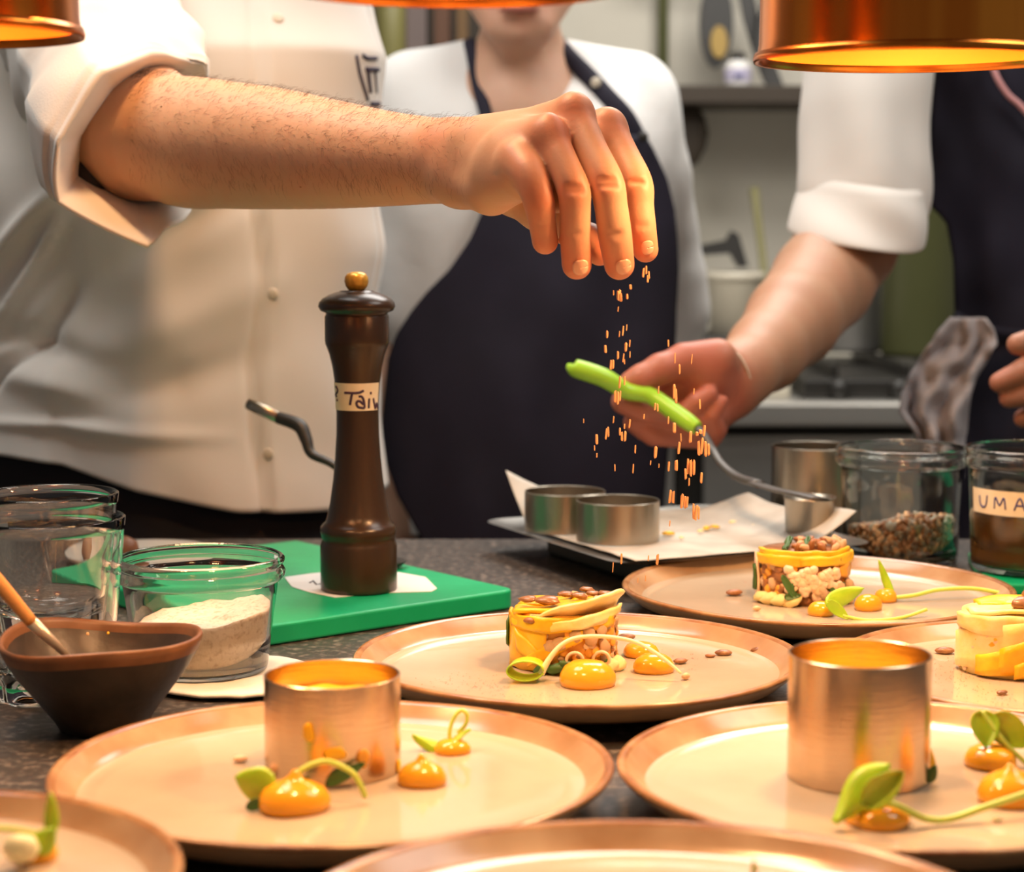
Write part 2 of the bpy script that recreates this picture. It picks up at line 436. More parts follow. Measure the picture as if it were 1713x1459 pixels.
# back counter and the things standing on it
yb = 3.35
bc = thing('back_counter', 'pale steel counter running along the back wall behind the cooks', 'counter', (.5, 3.7, 0))
obj('counter_top', box((-1.6, yb-.02, .86), (2.2, 4.19, .90), .006), M['steelback'], bc, smooth=False)
obj('counter_body', box((-1.55, yb+.03, .1), (2.15, 4.18, .86)), M['darkmetal'], bc, smooth=False)
for i in range(4):
    obj('drawer_front', box((-1.5+i*.91, yb+.015, .50), (-.64+i*.91, yb+.03, .84), .004), M['steelback'], bc, smooth=False)

def stand(px, py, z, dpt=None): return G(px, py, z)
def on_counter(px, d): return P(px, 700, d).x
# stove block: dark burners and trivets
sx0 = P(1335, 600, 3.45).x; sx1 = P(1530, 600, 3.45).x
st = thing('gas_stove', 'black gas stove top under the pots at the back', 'stove', (sx0, 3.6, .9))
obj('hob', box((sx0, 3.38, .90), (sx1+.25, 3.95, .935), .006), M['darkmetal'], st, smooth=False)
for i in range(4):
    x = sx0+.05+i*.12
    obj('pan_support', box((x, 3.40, .935), (x+.012, 3.92, .957), .002), M['darkmetal'], st, smooth=False)
for i in range(3):
    o = obj('knob', lathe([(0, 0), (.018, 0), (.016, .018), (0, .02)], 16), M['darkmetal'], st, local=True)
    o.rotation_euler = (math.pi/2, 0, 0); o.location = (.06+i*.1, -.218, .017)
def pot(name, label, x, y, r, h, m, z=.957, lid=False, pale=None):
    t = thing(name, label, 'pot', (x, y, z))
    obj('body', lathe([(0, 0), (r*.95, 0), (r, .01), (r, h), (r*1.03, h+.004), (r*.97, h+.004), (r*.96, .012), (0, .012)], 48, (x, y, z)), m, t)
    for s in (-1, 1):
        obj('handle', tube([(x+s*r*.98, y-.03, z+h*.8), (x+s*(r+.035), y-.025, z+h*.82), (x+s*(r+.035), y+.025, z+h*.82), (x+s*r*.98, y+.03, z+h*.8)], .005, 8, samples=12), M['darkmetal'], t)
    return t
xp = P(1545, 480, 3.6).x
pot('stock_pot', 'tall olive green stock pot behind the cook in the navy apron', xp, 3.62, .072, .29, M['olive'])
xp = P(1432, 540, 3.7).x
pot('steel_pot', 'pale steel pot standing left of the olive green stock pot', xp, 3.78, .085, .20, M['steelback'])
# boxes and trays right under the forearm
x0 = sx0-.175
o = obj('storage_box', box((x0, 3.42, .90), (x0+.16, 3.62, .955), .006), M['cream_plastic'], loc=(x0+.08, 3.5, .9), smooth=False)
tag(o, 'low cream plastic box on the back counter behind the forearm', 'box')
o = obj('storage_box', box((x0+.02, 3.66, .90), (x0+.115, 3.9, .99), .01), M['darkmetal'], loc=(x0+.07, 3.8, .9), smooth=False)
tag(o, 'black box on the back counter behind the cream box', 'box')
# cream tub with black brush on it
x1 = P(1228, 520, 3.75).x
t = thing('plastic_tub', 'cream plastic tub between the two aprons at the back', 'tub', (x1, 3.75, .9))
obj('tub_body', lathe([(0, 0), (.042, 0), (.050, .195), (.053, .20), (.049, .20), (.04, .006), (0, .006)], 40, (x1, 3.75, .9)), M['cream_plastic'], t)
obj('tub_rim', lathe([(.0515, .188), (.055, .19), (.055, .203), (.0515, .203)], 40, (x1, 3.75, .9)), M['cream_plastic'], t)
def flat_poly(pts, d, th): # polygon seen at depth d, extruded away from the viewer
    n = len(pts); V = [tuple(P(x, y, d)) for x, y in pts]+[tuple(P(x, y, d)+Vector((0, th, 0))) for x, y in pts]
    Fc = [list(range(n)), [n+i for i in range(n)][::-1]]+[[i, i+n, (i+1) % n+n, (i+1) % n] for i in range(n)]
    return V, Fc
o = obj('scraper', flat_poly([(1163, 412), (1215, 402), (1224, 386), (1236, 392), (1252, 446), (1236, 448), (1222, 424), (1166, 428)], 3.75, .03), M['darkmetal'], loc=tuple(P(1200, 430, 3.75)), smooth=False)
tag(o, 'black angled scraper lying on the cream tub', 'scraper')
o = obj('wooden_spoon', tube([P(1262, 318, 3.95), P(1268, 370, 3.9), P(1278, 455, 3.8), P(1284, 560, 3.78)], [.010, .008, .008, .009], 10, samples=14), mat('old_wood', (.22, .20, .09), .6), loc=tuple(P(1284, 600, 3.78)))
tag(o, 'thin olive wooden stick leaning against the back wall', 'utensil')
# wall rail, shelf, hanging tools
sh_z = P(1200, 160, 4.0).z
sh = thing('wall_shelf', 'narrow dark shelf on the back wall behind the cooks', 'shelf', (.4, 4.1, sh_z))
obj('board', box((P(1090, 0, 4.05).x, 3.92, sh_z-.022), (P(1700, 0, 4.05).x, 4.2, sh_z+.012), .003), M['brownbox'], sh, smooth=False)
for px in (1120, 1500):
    x = P(px, 0, 4.05).x; obj('bracket', box((x, 4.02, sh_z-.08), (x+.01, 4.2, sh_z-.02)), M['darkmetal'], sh, smooth=False)
xb = P(1225, 150, 4.03).x; z0 = sh_z+.0125
bt = thing('small_bottle', 'small white bottle with dark cap and lilac label on the wall shelf', 'bottle', (xb, 3.985, z0))
obj('bottle_body', lathe([(0, 0), (.024, 0), (.026, .006), (.026, .040), (.016, .050), (.012, .052), (0, .052)], 28, (xb, 3.985, z0)), M['whitepaper'], bt)
obj('bottle_label', lathe([(.0266, .010), (.0268, .011), (.0268, .034), (.0266, .035)], 28, (xb, 3.985, z0)), M['lilac'], bt)
obj('print', tube([(xb-.008, 3.9577, z0+.018), (xb+.006, 3.9577, z0+.020)], .004, 6), M['blueink'], bt)
obj('cap', lathe([(0, .050), (.014, .050), (.014, .066), (0, .068)], 24, (xb, 3.985, z0)), M['darkmetal'], bt)
xr = P(1109, 0, 4.1).x
o = obj('wall_pipe', tube([(xr, 4.165, .9), (xr, 4.165, 2.69)], .011, 14), M['olive'], loc=(xr, 4.165, .9)); tag(o, 'olive green vertical pipe on the back wall', 'pipe')
rail = thing('hanging_rail', 'thin dark rail on the back wall with tools hanging from it', 'rail', (P(1260, 0, 4.0).x, 4.12, P(0, -70, 4.0).z))
rz = P(0, -70, 4.0).z
obj('bar', tube([(P(1060, 0, 4).x, 4.12, rz), (P(1480, 0, 4).x, 4.12, rz)], .008, 10), M['darkmetal'], rail)
for px in (1075, 1465): obj('bracket', tube([(P(px, 0, 4).x, 4.12, rz), (P(px, 0, 4).x, 4.2, rz)], .008, 10), M['darkmetal'], rail)
# dark oval pan with brass belly
pn = thing('hanging_pan', 'dark rounded pan with brass belly hanging from the wall rail', 'pan', tuple(P(1200, 60, 4.0)))
def oval(cx, cy, rx, ry, d, th, m, nm, par, top=None):
    pts = [(cx+rx*math.cos(a), cy+ry*math.sin(a)) for a in np.linspace(0, 2*math.pi, 28, endpoint=False)]
    return obj(nm, flat_poly(pts, d, th), m, par, smooth=False)
oval(1200, 38, 27, 74, 3.98, .05, M['darkmetal'], 'pan_body', pn)
oval(1203, 70, 14, 27, 3.97, .012, M['brass'], 'brass_plate', pn)
obj('pan_handle', tube([P(1200, -30, 4.0), (P(1200, 0, 4).x, 4.11, rz+.005)], .006, 8), M['darkmetal'], pn)
o = obj('kitchen_tongs', join(flat_poly([(1232, -40), (1252, -60), (1272, 40), (1322, 172), (1296, 176), (1268, 110), (1244, 30)], 3.98, .02), flat_poly([(1282, -60), (1300, -50), (1288, 60), (1272, 110), (1262, 90)], 3.94, .012)), M['darkmetal'], loc=tuple(P(1290, 60, 3.98)), smooth=False)
tag(o, 'long black tongs hanging from the wall rail beside the copper lamp', 'tongs')
ld = thing('soup_ladle', 'dull dark ladle hanging below the wall shelf', 'ladle', tuple(P(1152, 230, 3.98)))
obj('bowl', xform(lathe([(0, -.07), (.022, -.058), (.036, -.03), (.042, .0), (.034, .03), (.015, .06), (0, .062)], 28), Matrix.Translation(P(1150, 222, 3.97)) @ Matrix.Diagonal((1, .5, 1, 1))), M['brownbox'], ld)
obj('handle', tube([P(1148, 170, 3.98), P(1140, 150, 3.99)], .005, 8), M['darkmetal'], ld)
# left background shelf with boxes and bottles
xs0, xs1 = P(600, 0, 3.9).x, P(800, 0, 3.9).x
zt = P(0, 118, 3.9).z
s2 = thing('storage_rack', 'dark brown storage rack behind the left shoulder of the woman', 'rack', (xs0, 3.9, 0))
obj('shelf_board', box((xs0-.12, 3.8, zt-.03), (xs1+.04, 4.15, zt)), M['brownbox'], s2, smooth=False)
obj('back_panel', box((xs0-.12, 4.15, .9), (xs1+.04, 4.19, 2.1)), M['brownbox'], s2, smooth=False)
for x in (xs0-.12, xs1+.03): obj('post', box((x, 3.8, .9), (x+.02, 3.83, 2.1)), M['darkmetal'], s2, smooth=False)
xb = P(655, 0, 3.85).x
t = thing('oil_bottle', 'olive green oil bottle on the dark storage rack', 'bottle', (xb, 3.86, zt))
obj('bottle_body', lathe([(0, 0), (.027, 0), (.029, .01), (.029, .12), (.012, .16), (.011, .2), (0, .2)], 24, (xb, 3.86, zt)), mat('olive_oil', (.20, .18, .06), .4), t)
obj('cap', lathe([(.0125, .19), (.0125, .215), (0, .215)], 16, (xb, 3.86, zt)), M['darkmetal'], t)
for i, (px, wd, h, c) in enumerate([(700, 34, .14, (.16, .12, .11)), (742, 26, .17, (.12, .055, .03)), (775, 18, .13, (.18, .10, .04))]):
    x = P(px, 0, 3.9).x; w2 = wd/3400*3.9/2
    o = obj('dry_goods_box', box((x-w2, 3.86, zt), (x+w2, 3.98, zt+h), .003), mat('box_card', c, .7), loc=(x, 3.9, zt), smooth=False)
    tag(o, ['greyish box beside the olive oil bottle on the rack', 'reddish brown box in the middle of the rack', 'ochre box at the right end of the rack'][i], 'box')

# ============================================================ ON THE WORKTOP
def plate(name_label, c, R, lift=0.0, seed=0):
    s = R/.14; h = .024+lift
    t = thing('dinner_plate', name_label, 'plate', (c.x, c.y, T), 'glazed stoneware dinner plates')
    def wob(a, r, z):
        k = 1+.006*math.sin(2*a+seed)+.004*math.sin(3*a+seed*2.3)+.002*math.sin(7*a+seed)
        return (r*(1+(k-1)*min(1, r/(.1*s))), z+(.0006*math.sin(3*a+seed) if r > .12*s else 0))
    L = lift
    obj('underside', lathe([(0, .003), (.070*s, .003), (.074*s, 0), (.082*s, 0), (.086*s, .004+L*.7), (.112*s, .0065+L), (.130*s, .013+L), (.1385*s, .0200+L), (.1402*s, .0222+L)], 128, (c.x, c.y, T), wob), M['plateunder'], t)
    obj('rim', lathe([(.1402*s, .0222+L), (.1406*s, .0236+L), (.1395*s, .0248+L), (.1374*s, .0247+L), (.1356*s, .0234+L)], 128, (c.x, c.y, T), wob), M['platerim'], t)
    obj('sloping_edge', lathe([(.1356*s, .0234+L), (.1350*s, .0228+L), (.1322*s, .0200+L), (.130*s, .0180+L), (.1275*s, .0158+L), (.126*s, .0150+L)], 128, (c.x, c.y, T), wob), M['platelip'], t)
    obj('glazed_top', lathe([(.126*s, .0150+L), (.1215*s, .0136+L), (.118*s, .0140+L), (.115*s, .0133+L), (.09*s, .0127+L), (.05*s, .0124+L), (0, .0122+L)], 128, (c.x, c.y, T), wob), M['cream'], t)
    return t
FZ = T+.0128
PL = {}
def PC(px, py, z=T+.024): return G(px, py, z)
PL[1] = Vector((-.0905, 1.000, 0)); PL[2] = Vector((.0415, 1.262, 0)); PL[3] = Vector((.228, 1.503, 0))
PL[4] = Vector((.1925, .997, 0)); PL[5] = Vector((.345, 1.238, 0)); PL[6] = Vector((-.262, .776, 0)); PL[7] = Vector((.050, .718, 0))
plate('glazed plate at front left holding the shorter steel ring', PL[1], .140, 0, 1)
plate('glazed plate in the middle with the finished yellow timbale', PL[2], .140, 0, 2)
plate('glazed plate farthest back, beside the seed jar', PL[3], .145, 0, 3)
plate('glazed plate at front right holding the taller steel ring', PL[4], .140, 0, 4)
plate('glazed plate at the right edge under the pale yellow timbale', PL[5], .140, 0, 5)
plate('glazed plate cut off by the lower left corner', PL[6], .130, .014, 6)
plate('glazed plate cut off by the bottom edge in the middle', PL[7], .140, .014, 7)

# steel rings
def ring(label, c, r, h, z, group, m='steel', name='ring_mould'):
    th = .0011
    o = obj(name, lathe([(r, 0), (r, h-.0004), (r-th*.5, h), (r-th, h-.0004), (r-th, 0), (r, 0)], 128), M[m], loc=(c[0], c[1], z), local=True)
    auto_sharp(o, 40); return tag(o, label, 'ring mould', group)
R1 = G(557, 1285, FZ); R4 = G(1435, 1298, FZ)
ring('shorter brushed steel ring mould on the front left plate', R1, .0352, .0500, FZ+.0002, 'steel ring moulds')
ring('taller brushed steel ring mould on the front right plate', R4, .0362, .0640, FZ+.0002, 'steel ring moulds')

# pepper mill --------------------------------------------------
BZ = T+.0155
mc = G(600.5, 986, BZ); md = (mc-CAM).dot(FWD); ms = md/F
prof_px = [(0, 1002), (60, 1002), (63.5, 1000), (64, 994), (64, 926), (62, 920), (60.5, 914), (62, 909), (63.5, 902), (63, 894), (59.5, 889), (54, 884), (51, 872), (46.5, 848), (41.5, 812), (38, 775), (35.5, 735), (35, 700), (35.5, 675), (37.5, 644), (41, 618), (46, 596), (50.5, 583), (52.5, 578), (53, 572), (53, 531), (51, 527.5)]
def mz(y):
    y2 = y-16*max(0, min(1, (y-470)/532.)); r = UP*(-(y2-CY)/F)+FWD; return CAMZ+r.z*(mc.y/r.y)-BZ
def mprof(pp): return [(r*ms, max(0, mz(y))) for r, y in pp]
mill = thing('pepper_mill', 'tall dark wooden pepper mill with handwritten tape, on the green board', 'pepper mill', (mc.x, mc.y, BZ))
body_o = obj('body', lathe(mprof(prof_px), 72, tuple(mc)), M['millwood'], mill)
obj('cap', lathe(mprof([(51, 527.5), (51, 525), (60, 521), (63.5, 514), (62, 507), (56, 500), (45, 493.5), (34, 489.5), (28, 488), (27, 486.5), (10, 486), (0, 486)]), 72, tuple(mc)), M['millwood'], mill)
kb = obj('knob', lathe(mprof([(10, 487), (14, 485), (18, 479), (20, 471), (19, 463), (15, 457.5), (8, 455), (0, 454.5)]), 40, tuple(mc)), M['knob'], mill, label='small brass coloured ball knob')
MP = mprof(prof_px)
def mill_r(z): return float(np.interp(z, [p[1] for p in MP[4:]], [p[0] for p in MP[4:]]))
zt1 = mz(644); zt0 = mz(691)
def tapefn(u, v):
    a = math.radians(-90-115+u*(115+72)); z = zt0+(zt1-zt0)*v; r = mill_r(z)+.0005
    return (mc.x+r*math.cos(a), mc.y+r*math.sin(a), BZ+z)
tp = obj('tape_label', grid(tapefn, 60, 6), M['tape'], mill, label='cream masking tape label')
tb = bvh_of(tp)
def writing(strokes, bvh, m, par, name, r, off=(0, 0), sc=1.0, lift=.0002):
    out = []
    for s in strokes:
        q = []
        for x, y in s:
            p, n = hit(off[0]+x*sc, off[1]+y*sc, bvh)
            if p is not None: q.append(p-FWD*lift)
        if len(q) == 1: q = [q[0], q[0]+Vector((0, 0, .0008))]
        if len(q) > 1: out.append(tube(q, r, 8, flat=(FWD, .3), samples=max(4, len(q)*4)))
    return obj(name, join(*out), m, par) if out else None
k = 1/11.42
writing([[(530, 425), (620, 428), (720, 432), (820, 420), (895, 380)], [(672, 440), (655, 540), (635, 660)],
         [(800, 500), (850, 495), (885, 540), (905, 620), (908, 710), (850, 712), (790, 695), (760, 640), (775, 590), (830, 590), (890, 650)],
         [(998, 530), (992, 620), (988, 720)], [(1028, 410), (1028, 455)],
         [(1075, 530), (1092, 640), (1112, 725), (1135, 620), (1158, 730), (1190, 640)],
         [(372, 300), (400, 350), (400, 400), (372, 450), (385, 500)], [(392, 540), (400, 585)]],
        tb, M['ink'], mill, 'handwriting', .00095, (530, 620), k)

# cutting board ------------------------------------------------
Cr = G(866, 986, T+.015); Bk = G(497, 904, T+.015)
e1 = Vector((Bk.x-Cr.x, Bk.y-Cr.y, 0)); e1l = e1.length; e1.normalize(); e2 = Vector((e1.y*-1, e1.x, 0))
if e2.y > 0: e2 = -e2
L2 = .236
def bpt(a, b): q = Vector((Cr.x, Cr.y, 0))+e1*a+e2*b; return (q.x, q.y)
def rc(a, b, sa, sb, r=.012): # rounded corner points
    return [bpt(a+sa*r*(1-math.cos(t)), b+sb*r*(1-math.sin(t))) for t in np.linspace(0, math.pi/2, 5)]
poly = rc(0, 0, 1, 1)[::1]+[bpt(e1l, 0)]+[bpt(e1l, L2)]+[bpt(0, L2)]
cb = obj('cutting_board', prism(poly, T+.0005, T+.0152, .0022), M['green'], loc=(Cr.x, Cr.y, T), smooth=False)
auto_sharp(cb); tag(cb, 'green plastic cutting board under the pepper mill', 'cutting board')

# folded paper label under the mill
pz = T+.0154
pl = [G(x, y, pz) for x, y in [(476, 966), (520, 960), (600, 952), (668, 958), (712, 966), (731, 985), (722, 990), (650, 992), (560, 1000), (520, 992), (488, 982)]]
o = obj('paper_slip', prism([(p.x, p.y) for p in pl], pz, pz+.0003), M['whitepaper'], loc=tuple(pl[0]), smooth=False)
tag(o, 'white paper slip on the green board beneath the pepper mill', 'paper')
obj('scribble', tube([G(518, 975, pz+.0005), G(524, 972, pz+.0005), G(529, 978, pz+.0005), G(536, 977, pz+.0005)], .0006, 6), M['ink'], o)

# bent metal utensil behind the mill
def at(px, py, d): return P(px, py, d)
sp = thing('tasting_spoon', 'dark bent tasting spoon leaning behind the pepper mill', 'spoon', tuple(G(640, 935, BZ)))
end = G(640, 945, BZ+.003)
obj('handle_end', tube([at(416, 676, 1.80), at(430, 682, 1.795), at(468, 700, 1.785)], [.0050, .0055, .0052], 12, flat=(FWD, .5)), M['steel_dull'], sp, label='bare steel end of the handle')
obj('handle', tube([at(466, 699, 1.785), at(500, 712, 1.775), at(512, 735, 1.77), at(522, 760, 1.765), at(560, 780, 1.755), at(600, 825, 1.745), end], [.0056, .0062, .0055, .0042, .0032, .003, .003], 12, samples=40), M['darkmetal'], sp)
obj('spoon_bowl', xform(lathe([(0, -.003), (.012, -.001), (.016, .003), (.0155, .0032), (.011, 0), (0, -.002)], 24), Matrix.Translation(end+Vector((.004, .004, 0)))), M['darkmetal'], sp)

# powder jar ---------------------------------------------------
JC = Vector((-.2025, 1.305, T+.004))
def jar_glass(prof_out, wall, base, h):
    """closed glass wall: outer profile up, inner profile down"""
    outp = prof_out; inn = [(r-wall, z) for r, z in outp if z > base][::-1]
    return [(0, 0)]+outp+[(outp[-1][0]-wall*.5, outp[-1][1]+.0008)]+inn+[(inn[-1][0]*.96, base), (0, base)]
tw = []
def towelfn(u, v):
    a = u*2*math.pi; r = v
    c = G(372, 1140, T); x = c.x+(.066*math.cos(a)+.006*math.cos(3*a+1))*r; y = c.y+(.058*math.sin(a)+.006*math.sin(2*a))*r
    return (x, y, T+.0015+.0012*nz((x, y, 0), 60, 3)+.0012)
towel = obj('folded_towel', grid(towelfn, 48, 10), M['towel'], loc=tuple(G(372, 1140, T))); solid(towel, .002, -1)
tag(towel, 'small white cloth lying under the jar of spiced salt', 'cloth')
jar = thing('storage_jar', 'low green tinted glass jar of spiced salt beside the dark bowl', 'jar', tuple(JC))
jp = [(.0405, 0), (.0425, .002), (.0432, .005), (.0455, .025), (.0490, .050), (.0505, .059), (.0530, .0605), (.0545, .063), (.0550, .0660), (.0535, .0685), (.0528, .070), (.0545, .0722), (.0545, .0740), (.0535, .0752)]
obj('glass', lathe(jar_glass(jp, .0028, .005, .075), 96, tuple(JC)), M['jarglass'], jar)
def jr(z): return float(np.interp(z, [p[1] for p in jp], [p[0] for p in jp]))-.0032
def powder(u, v):
    a = u*2*math.pi
    def hgt(x, y): # normalised -1..1
        return .0375+.0065*x+.0015*y+.0030*nz((x, y, 0), 2.2, 5)+.0012*nz((x, y, 0), 9, 6)
    if v <= .7:
        r = v/.7; x, y = math.cos(a)*r, math.sin(a)*r; z = hgt(x, y); R = jr(hgt(math.cos(a), math.sin(a)))
        return (JC.x+x*R, JC.y+y*R, JC.z+z)
    q = (v-.7)/.3; zt = hgt(math.cos(a), math.sin(a)); z = zt*(1-q)+.0062*q; R = jr(z)
    return (JC.x+math.cos(a)*R, JC.y+math.sin(a)*R, JC.z+z)
o = obj('spiced_salt', grid(powder, 72, 40), M['powder'], loc=tuple(JC+Vector((0, 0, .006)))); tag(o, 'pinkish tan spiced salt heaped inside the low glass jar', 'spice', kind='stuff')

# nested tumblers ----------------------------------------------
def tumbler(label, c, tilt, rb, rt, h, wall, base, z):
    t = thing('glass_tumbler', label, 'glass', (c[0], c[1], z), 'nested glass tumblers')
    def wob(a, r, zz):
        k = max(0, 1-zz/(h*.42)); f = abs(math.sin(5*a)); return (r*(1-.06*k*(1-f)), zz) if r > rb*.85 else (r, zz)
    outp = [(rb*.95, 0), (rb, .003)]+[(rb+(rt-rb)*q, .003+(h-.003)*q) for q in np.linspace(.08, 1, 14)]
    inn = [(rb+(rt-rb)*q-wall, .003+(h-.003)*q) for q in np.linspace(1, .2, 12)]
    pr = [(0, .001)]+outp+[(rt-wall*.5, h+.001)]+inn+[(rb*.7, base), (0, base-.001)]
    g = obj('glass', lathe(pr, 80, (0, 0, 0), wob), M['tumblerglass'], t, local=True); t.rotation_euler = tilt
    return t
TC = (-.2890, 1.252)
tumbler('lower glass tumbler of the nested pair at the left edge', TC, (0, 0, .3), .0375, .0478, .112, .0022, .010, T+.0003)
tumbler('upper faceted glass tumbler nested in the lower one', (TC[0]+.0008, TC[1]), (.0, .0, 0), .0330, .0432, .087, .0025, .013, T+.0405)

# dark bowl with brush -----------------------------------------
BC = Vector((-.2400, 1.168, T))
bw = thing('stoneware_bowl', 'dark brown stoneware bowl with a brush standing in it', 'bowl', tuple(BC))
def bwob(a, r, z):
    k = min(1, z/.05); return (r*(1+k*(.030*math.cos(2*a-.3)+.018*math.cos(3*a+.8))), z+k*(.0022*math.cos(2*a+.9)+.0016*math.sin(3*a)))
obj('bowl_body', lathe([(0, .002), (.020, .002), (.0225, 0), (.0250, .001), (.0290, .008), (.0390, .022), (.0490, .036), (.0545, .0465)], 96, tuple(BC), bwob), M['bowl'], bw)
obj('rim', lathe([(.0545, .0465), (.0560, .0505), (.0568, .0540), (.0560, .0556), (.0543, .0552), (.0532, .0530), (.0520, .0495)], 96, tuple(BC), bwob), M['bowlrim'], bw, label='lighter brown unglazed rim')
obj('bowl_inside', lathe([(.0520, .0495), (.0490, .0430), (.0430, .0340), (.0330, .0220), (.0200, .0120), (0, .008)], 96, tuple(BC), bwob), M['bowl'], bw)
o = obj('dark_oil', lathe([(0, .0235), (.0325, .0232), (.0322, .022), (0, .012)], 48, tuple(BC)), M['sauce_dark'], loc=tuple(BC+Vector((0, 0, .02)))); tag(o, 'dark glossy oil in the bottom of the stoneware bowl', 'oil')
br = thing('pastry_brush', 'slim brush with orange wooden handle standing in the dark bowl', 'brush', tuple(P(120, 1100, 1.165)))
pA, pB, pC = P(-60, 905, 1.13), P(52, 1040, 1.155), P(118, 1102, 1.172)
obj('handle', tube([pA, pA.lerp(pB, .5), pB], [.0034, .0042, .0037], 12, samples=12), M['brushwood'], br)
obj('ferrule', tube([pB, pB.lerp(pC, .5), pC], [.0038, .0030, .0018], 12), M['ferrule'], br)
pD = pC+(pC-pB)*.25
obj('bristles', tube([pC, pD], [.0019, .0009], 8), M['brownbit'], br)
for i, (x, y, s, mm) in enumerate([(45, 1066, .0022, 'squash'), (122, 1070, .0018, 'nut'), (28, 1060, .0016, 'nut'), (150, 1052, .0012, 'squash')]):
    ax, ay = (x-163)/167, 1
    th = math.atan2(1, (x-163)/110.); R = .0515
    p = Vector((BC.x+R*math.cos(th)*1.01, BC.y+R*math.sin(th), T+.046))
    o = obj('food_scrap', xform(lathe([(0, -1), (.8, -.6), (1, .1), (.6, .8), (0, 1)], 7), Matrix.Translation(p) @ Matrix.Scale(s, 4)), M[mm], loc=tuple(p))
    tag(o, ['yellow scrap stuck inside the far rim of the dark bowl, left of the brush', 'small pale scrap stuck inside the bowl just right of the brush ferrule', 'small pale scrap at the left end inside the dark bowl', 'tiny yellow scrap inside the far rim of the bowl'][i], 'food scrap', 'scraps inside the dark bowl')

# white dish and brown ball behind the jars
c = G(262, 925, T+.008)
o = obj('side_dish', lathe([(0, 0), (.035, 0), (.055, .006), (.060, .010), (.0585, .0108), (.052, .0075), (0, .003)], 64), mat('grey_white_china', (.55, .54, .50), .3), loc=(c.x-.01, c.y+.0, T), local=True); tag(o, 'grey white dish behind the glass tumblers', 'dish')
c2 = G(208, 930, T+.01)
o = obj('roasted_shallot', lathe([(0, 0), (.008, .001), (.013, .009), (.011, .017), (.004, .021), (0, .022)], 24), M['orange_food'], loc=(c2.x, c2.y, T+.0055), local=True); tag(o, 'brown roasted shallot on the grey white dish', 'vegetable')

# tray, paper, rings, cup --------------------------------------
TZ = .925
k0 = G(806, 872, TZ+.002); k1 = G(1066, 955, TZ+.002)
f1 = Vector((k1.x-k0.x, k1.y-k0.y, 0)).normalized(); f2 = Vector((-f1.y, f1.x, 0))
TL, TW = .262, .243
def tpt(a, b): return Vector((k0.x, k0.y, 0))+f1*a+f2*b
tr = thing('baking_tray', 'thin grey steel tray with parchment and ring moulds', 'tray', tuple(tpt(.13, .12)+Vector((0, 0, TZ-.004))))
def rrect(L0, W0, L1, W1, r, n=6):
    q = []
    for (a, b, t0) in ((L1-r, W1-r, 0), (L0+r, W1-r, 90), (L0+r, W0+r, 180), (L1-r, W0+r, 270)):
        for i in range(n+1):
            t = math.radians(t0+90*i/n); q.append((a+r*math.cos(t), b+r*math.sin(t)))
    return q
LL = [(.012, .012, -.012, .018, 0), (0, 0, 0, .022, .0035), (-.002, -.002, .002, .024, .0042), (.003, .003, -.003, .02, .0030), (.014, .014, -.014, .016, -.0004)]
V = []; Fc = []; nn = 28
for (i0, j0, d, r, z) in LL:
    for a, b in rrect(i0, j0, TL+d if d <= 0 else TL+d, TW+d, r): q = tpt(a, b); V.append((q.x, q.y, TZ-.001+z))
for s in range(len(LL)-1):
    for i in range(nn): Fc.append([s*nn+i, s*nn+(i+1) % nn, (s+1)*nn+(i+1) % nn, (s+1)*nn+i])
Fc.append([i for i in range(nn)][::-1]); Fc.append([(len(LL)-1)*nn+i for i in range(nn)])
auto_sharp(obj('tray_body', (V, Fc), M['tray'], tr), 50)
o = obj('stand', prism([(tpt(a, b).x, tpt(a, b).y) for a, b in ((.040, .045), (.230, .045), (.230, .20), (.040, .20))], T+.0002, TZ-.0015, .003), M['darkmetal'], loc=tuple(tpt(.13, .12)+Vector((0, 0, T))), smooth=False)
tag(o, 'black metal stand supporting the steel tray', 'stand')
def paperfn(u, v):
    a = .008+u*(TL-.02); b = .020+v*(TW-.032); z = TZ+.0018
    z += .0015*abs(nz((a, b, 0), 30, 2))
    z += .026*max(0, (v-.72)/.28)**1.5*min(1, max(0, (u-.05)/.25))*(.85+.2*math.sin(u*7+1))     # far edge curls up
    z += .046*max(0, (.20-u)/.20)**1.2*max(0, 1-v/.42)                                        # near left corner stands up
    q = tpt(a-.0*z, b); return (q.x, q.y, z)
pp = obj('parchment_sheet', grid(paperfn, 50, 40), M['paper'], loc=tuple(tpt(.13, .12)+Vector((0, 0, TZ)))); solid(pp, .0004, 1)
tag(pp, 'crumpled parchment sheet with curled edges on the steel tray', 'paper')
ra = G(945, 886, TZ+.003); rb_ = G(1031, 897, TZ+.003)
rb_ = Vector((ra.x+.0430, ra.y-.0585, 0))
ring('rear low steel ring mould on the parchment tray', ra, .0352, .034, TZ+.0034, 'steel ring moulds', 'steel_dull')
ring('front low steel ring mould on the parchment tray', rb_, .0352, .034, TZ+.0034, 'steel ring moulds', 'steel_dull')
cu = G(1354, 898, TZ+.003)
cup = thing('metal_cup', 'small dull metal cup on the steel tray, spatula blade resting over it', 'cup', (cu.x, cu.y, TZ+.0034))
obj('cup_body', lathe([(0, 0), (.019, 0), (.0205, .002), (.0215, .032), (.0222, .0325), (.0222, .034), (.0208, .034), (.019, .003), (0, .003)], 56, (cu.x, cu.y, TZ+.0034)), M['steel_dull'], cup)
tallc = Vector((.276, 1.845, T)); 
o = ring('tall steel cylinder standing between the tray and the seed jar', tallc, .0385, .092, T+.0002, 'steel ring moulds', 'steel_dull')
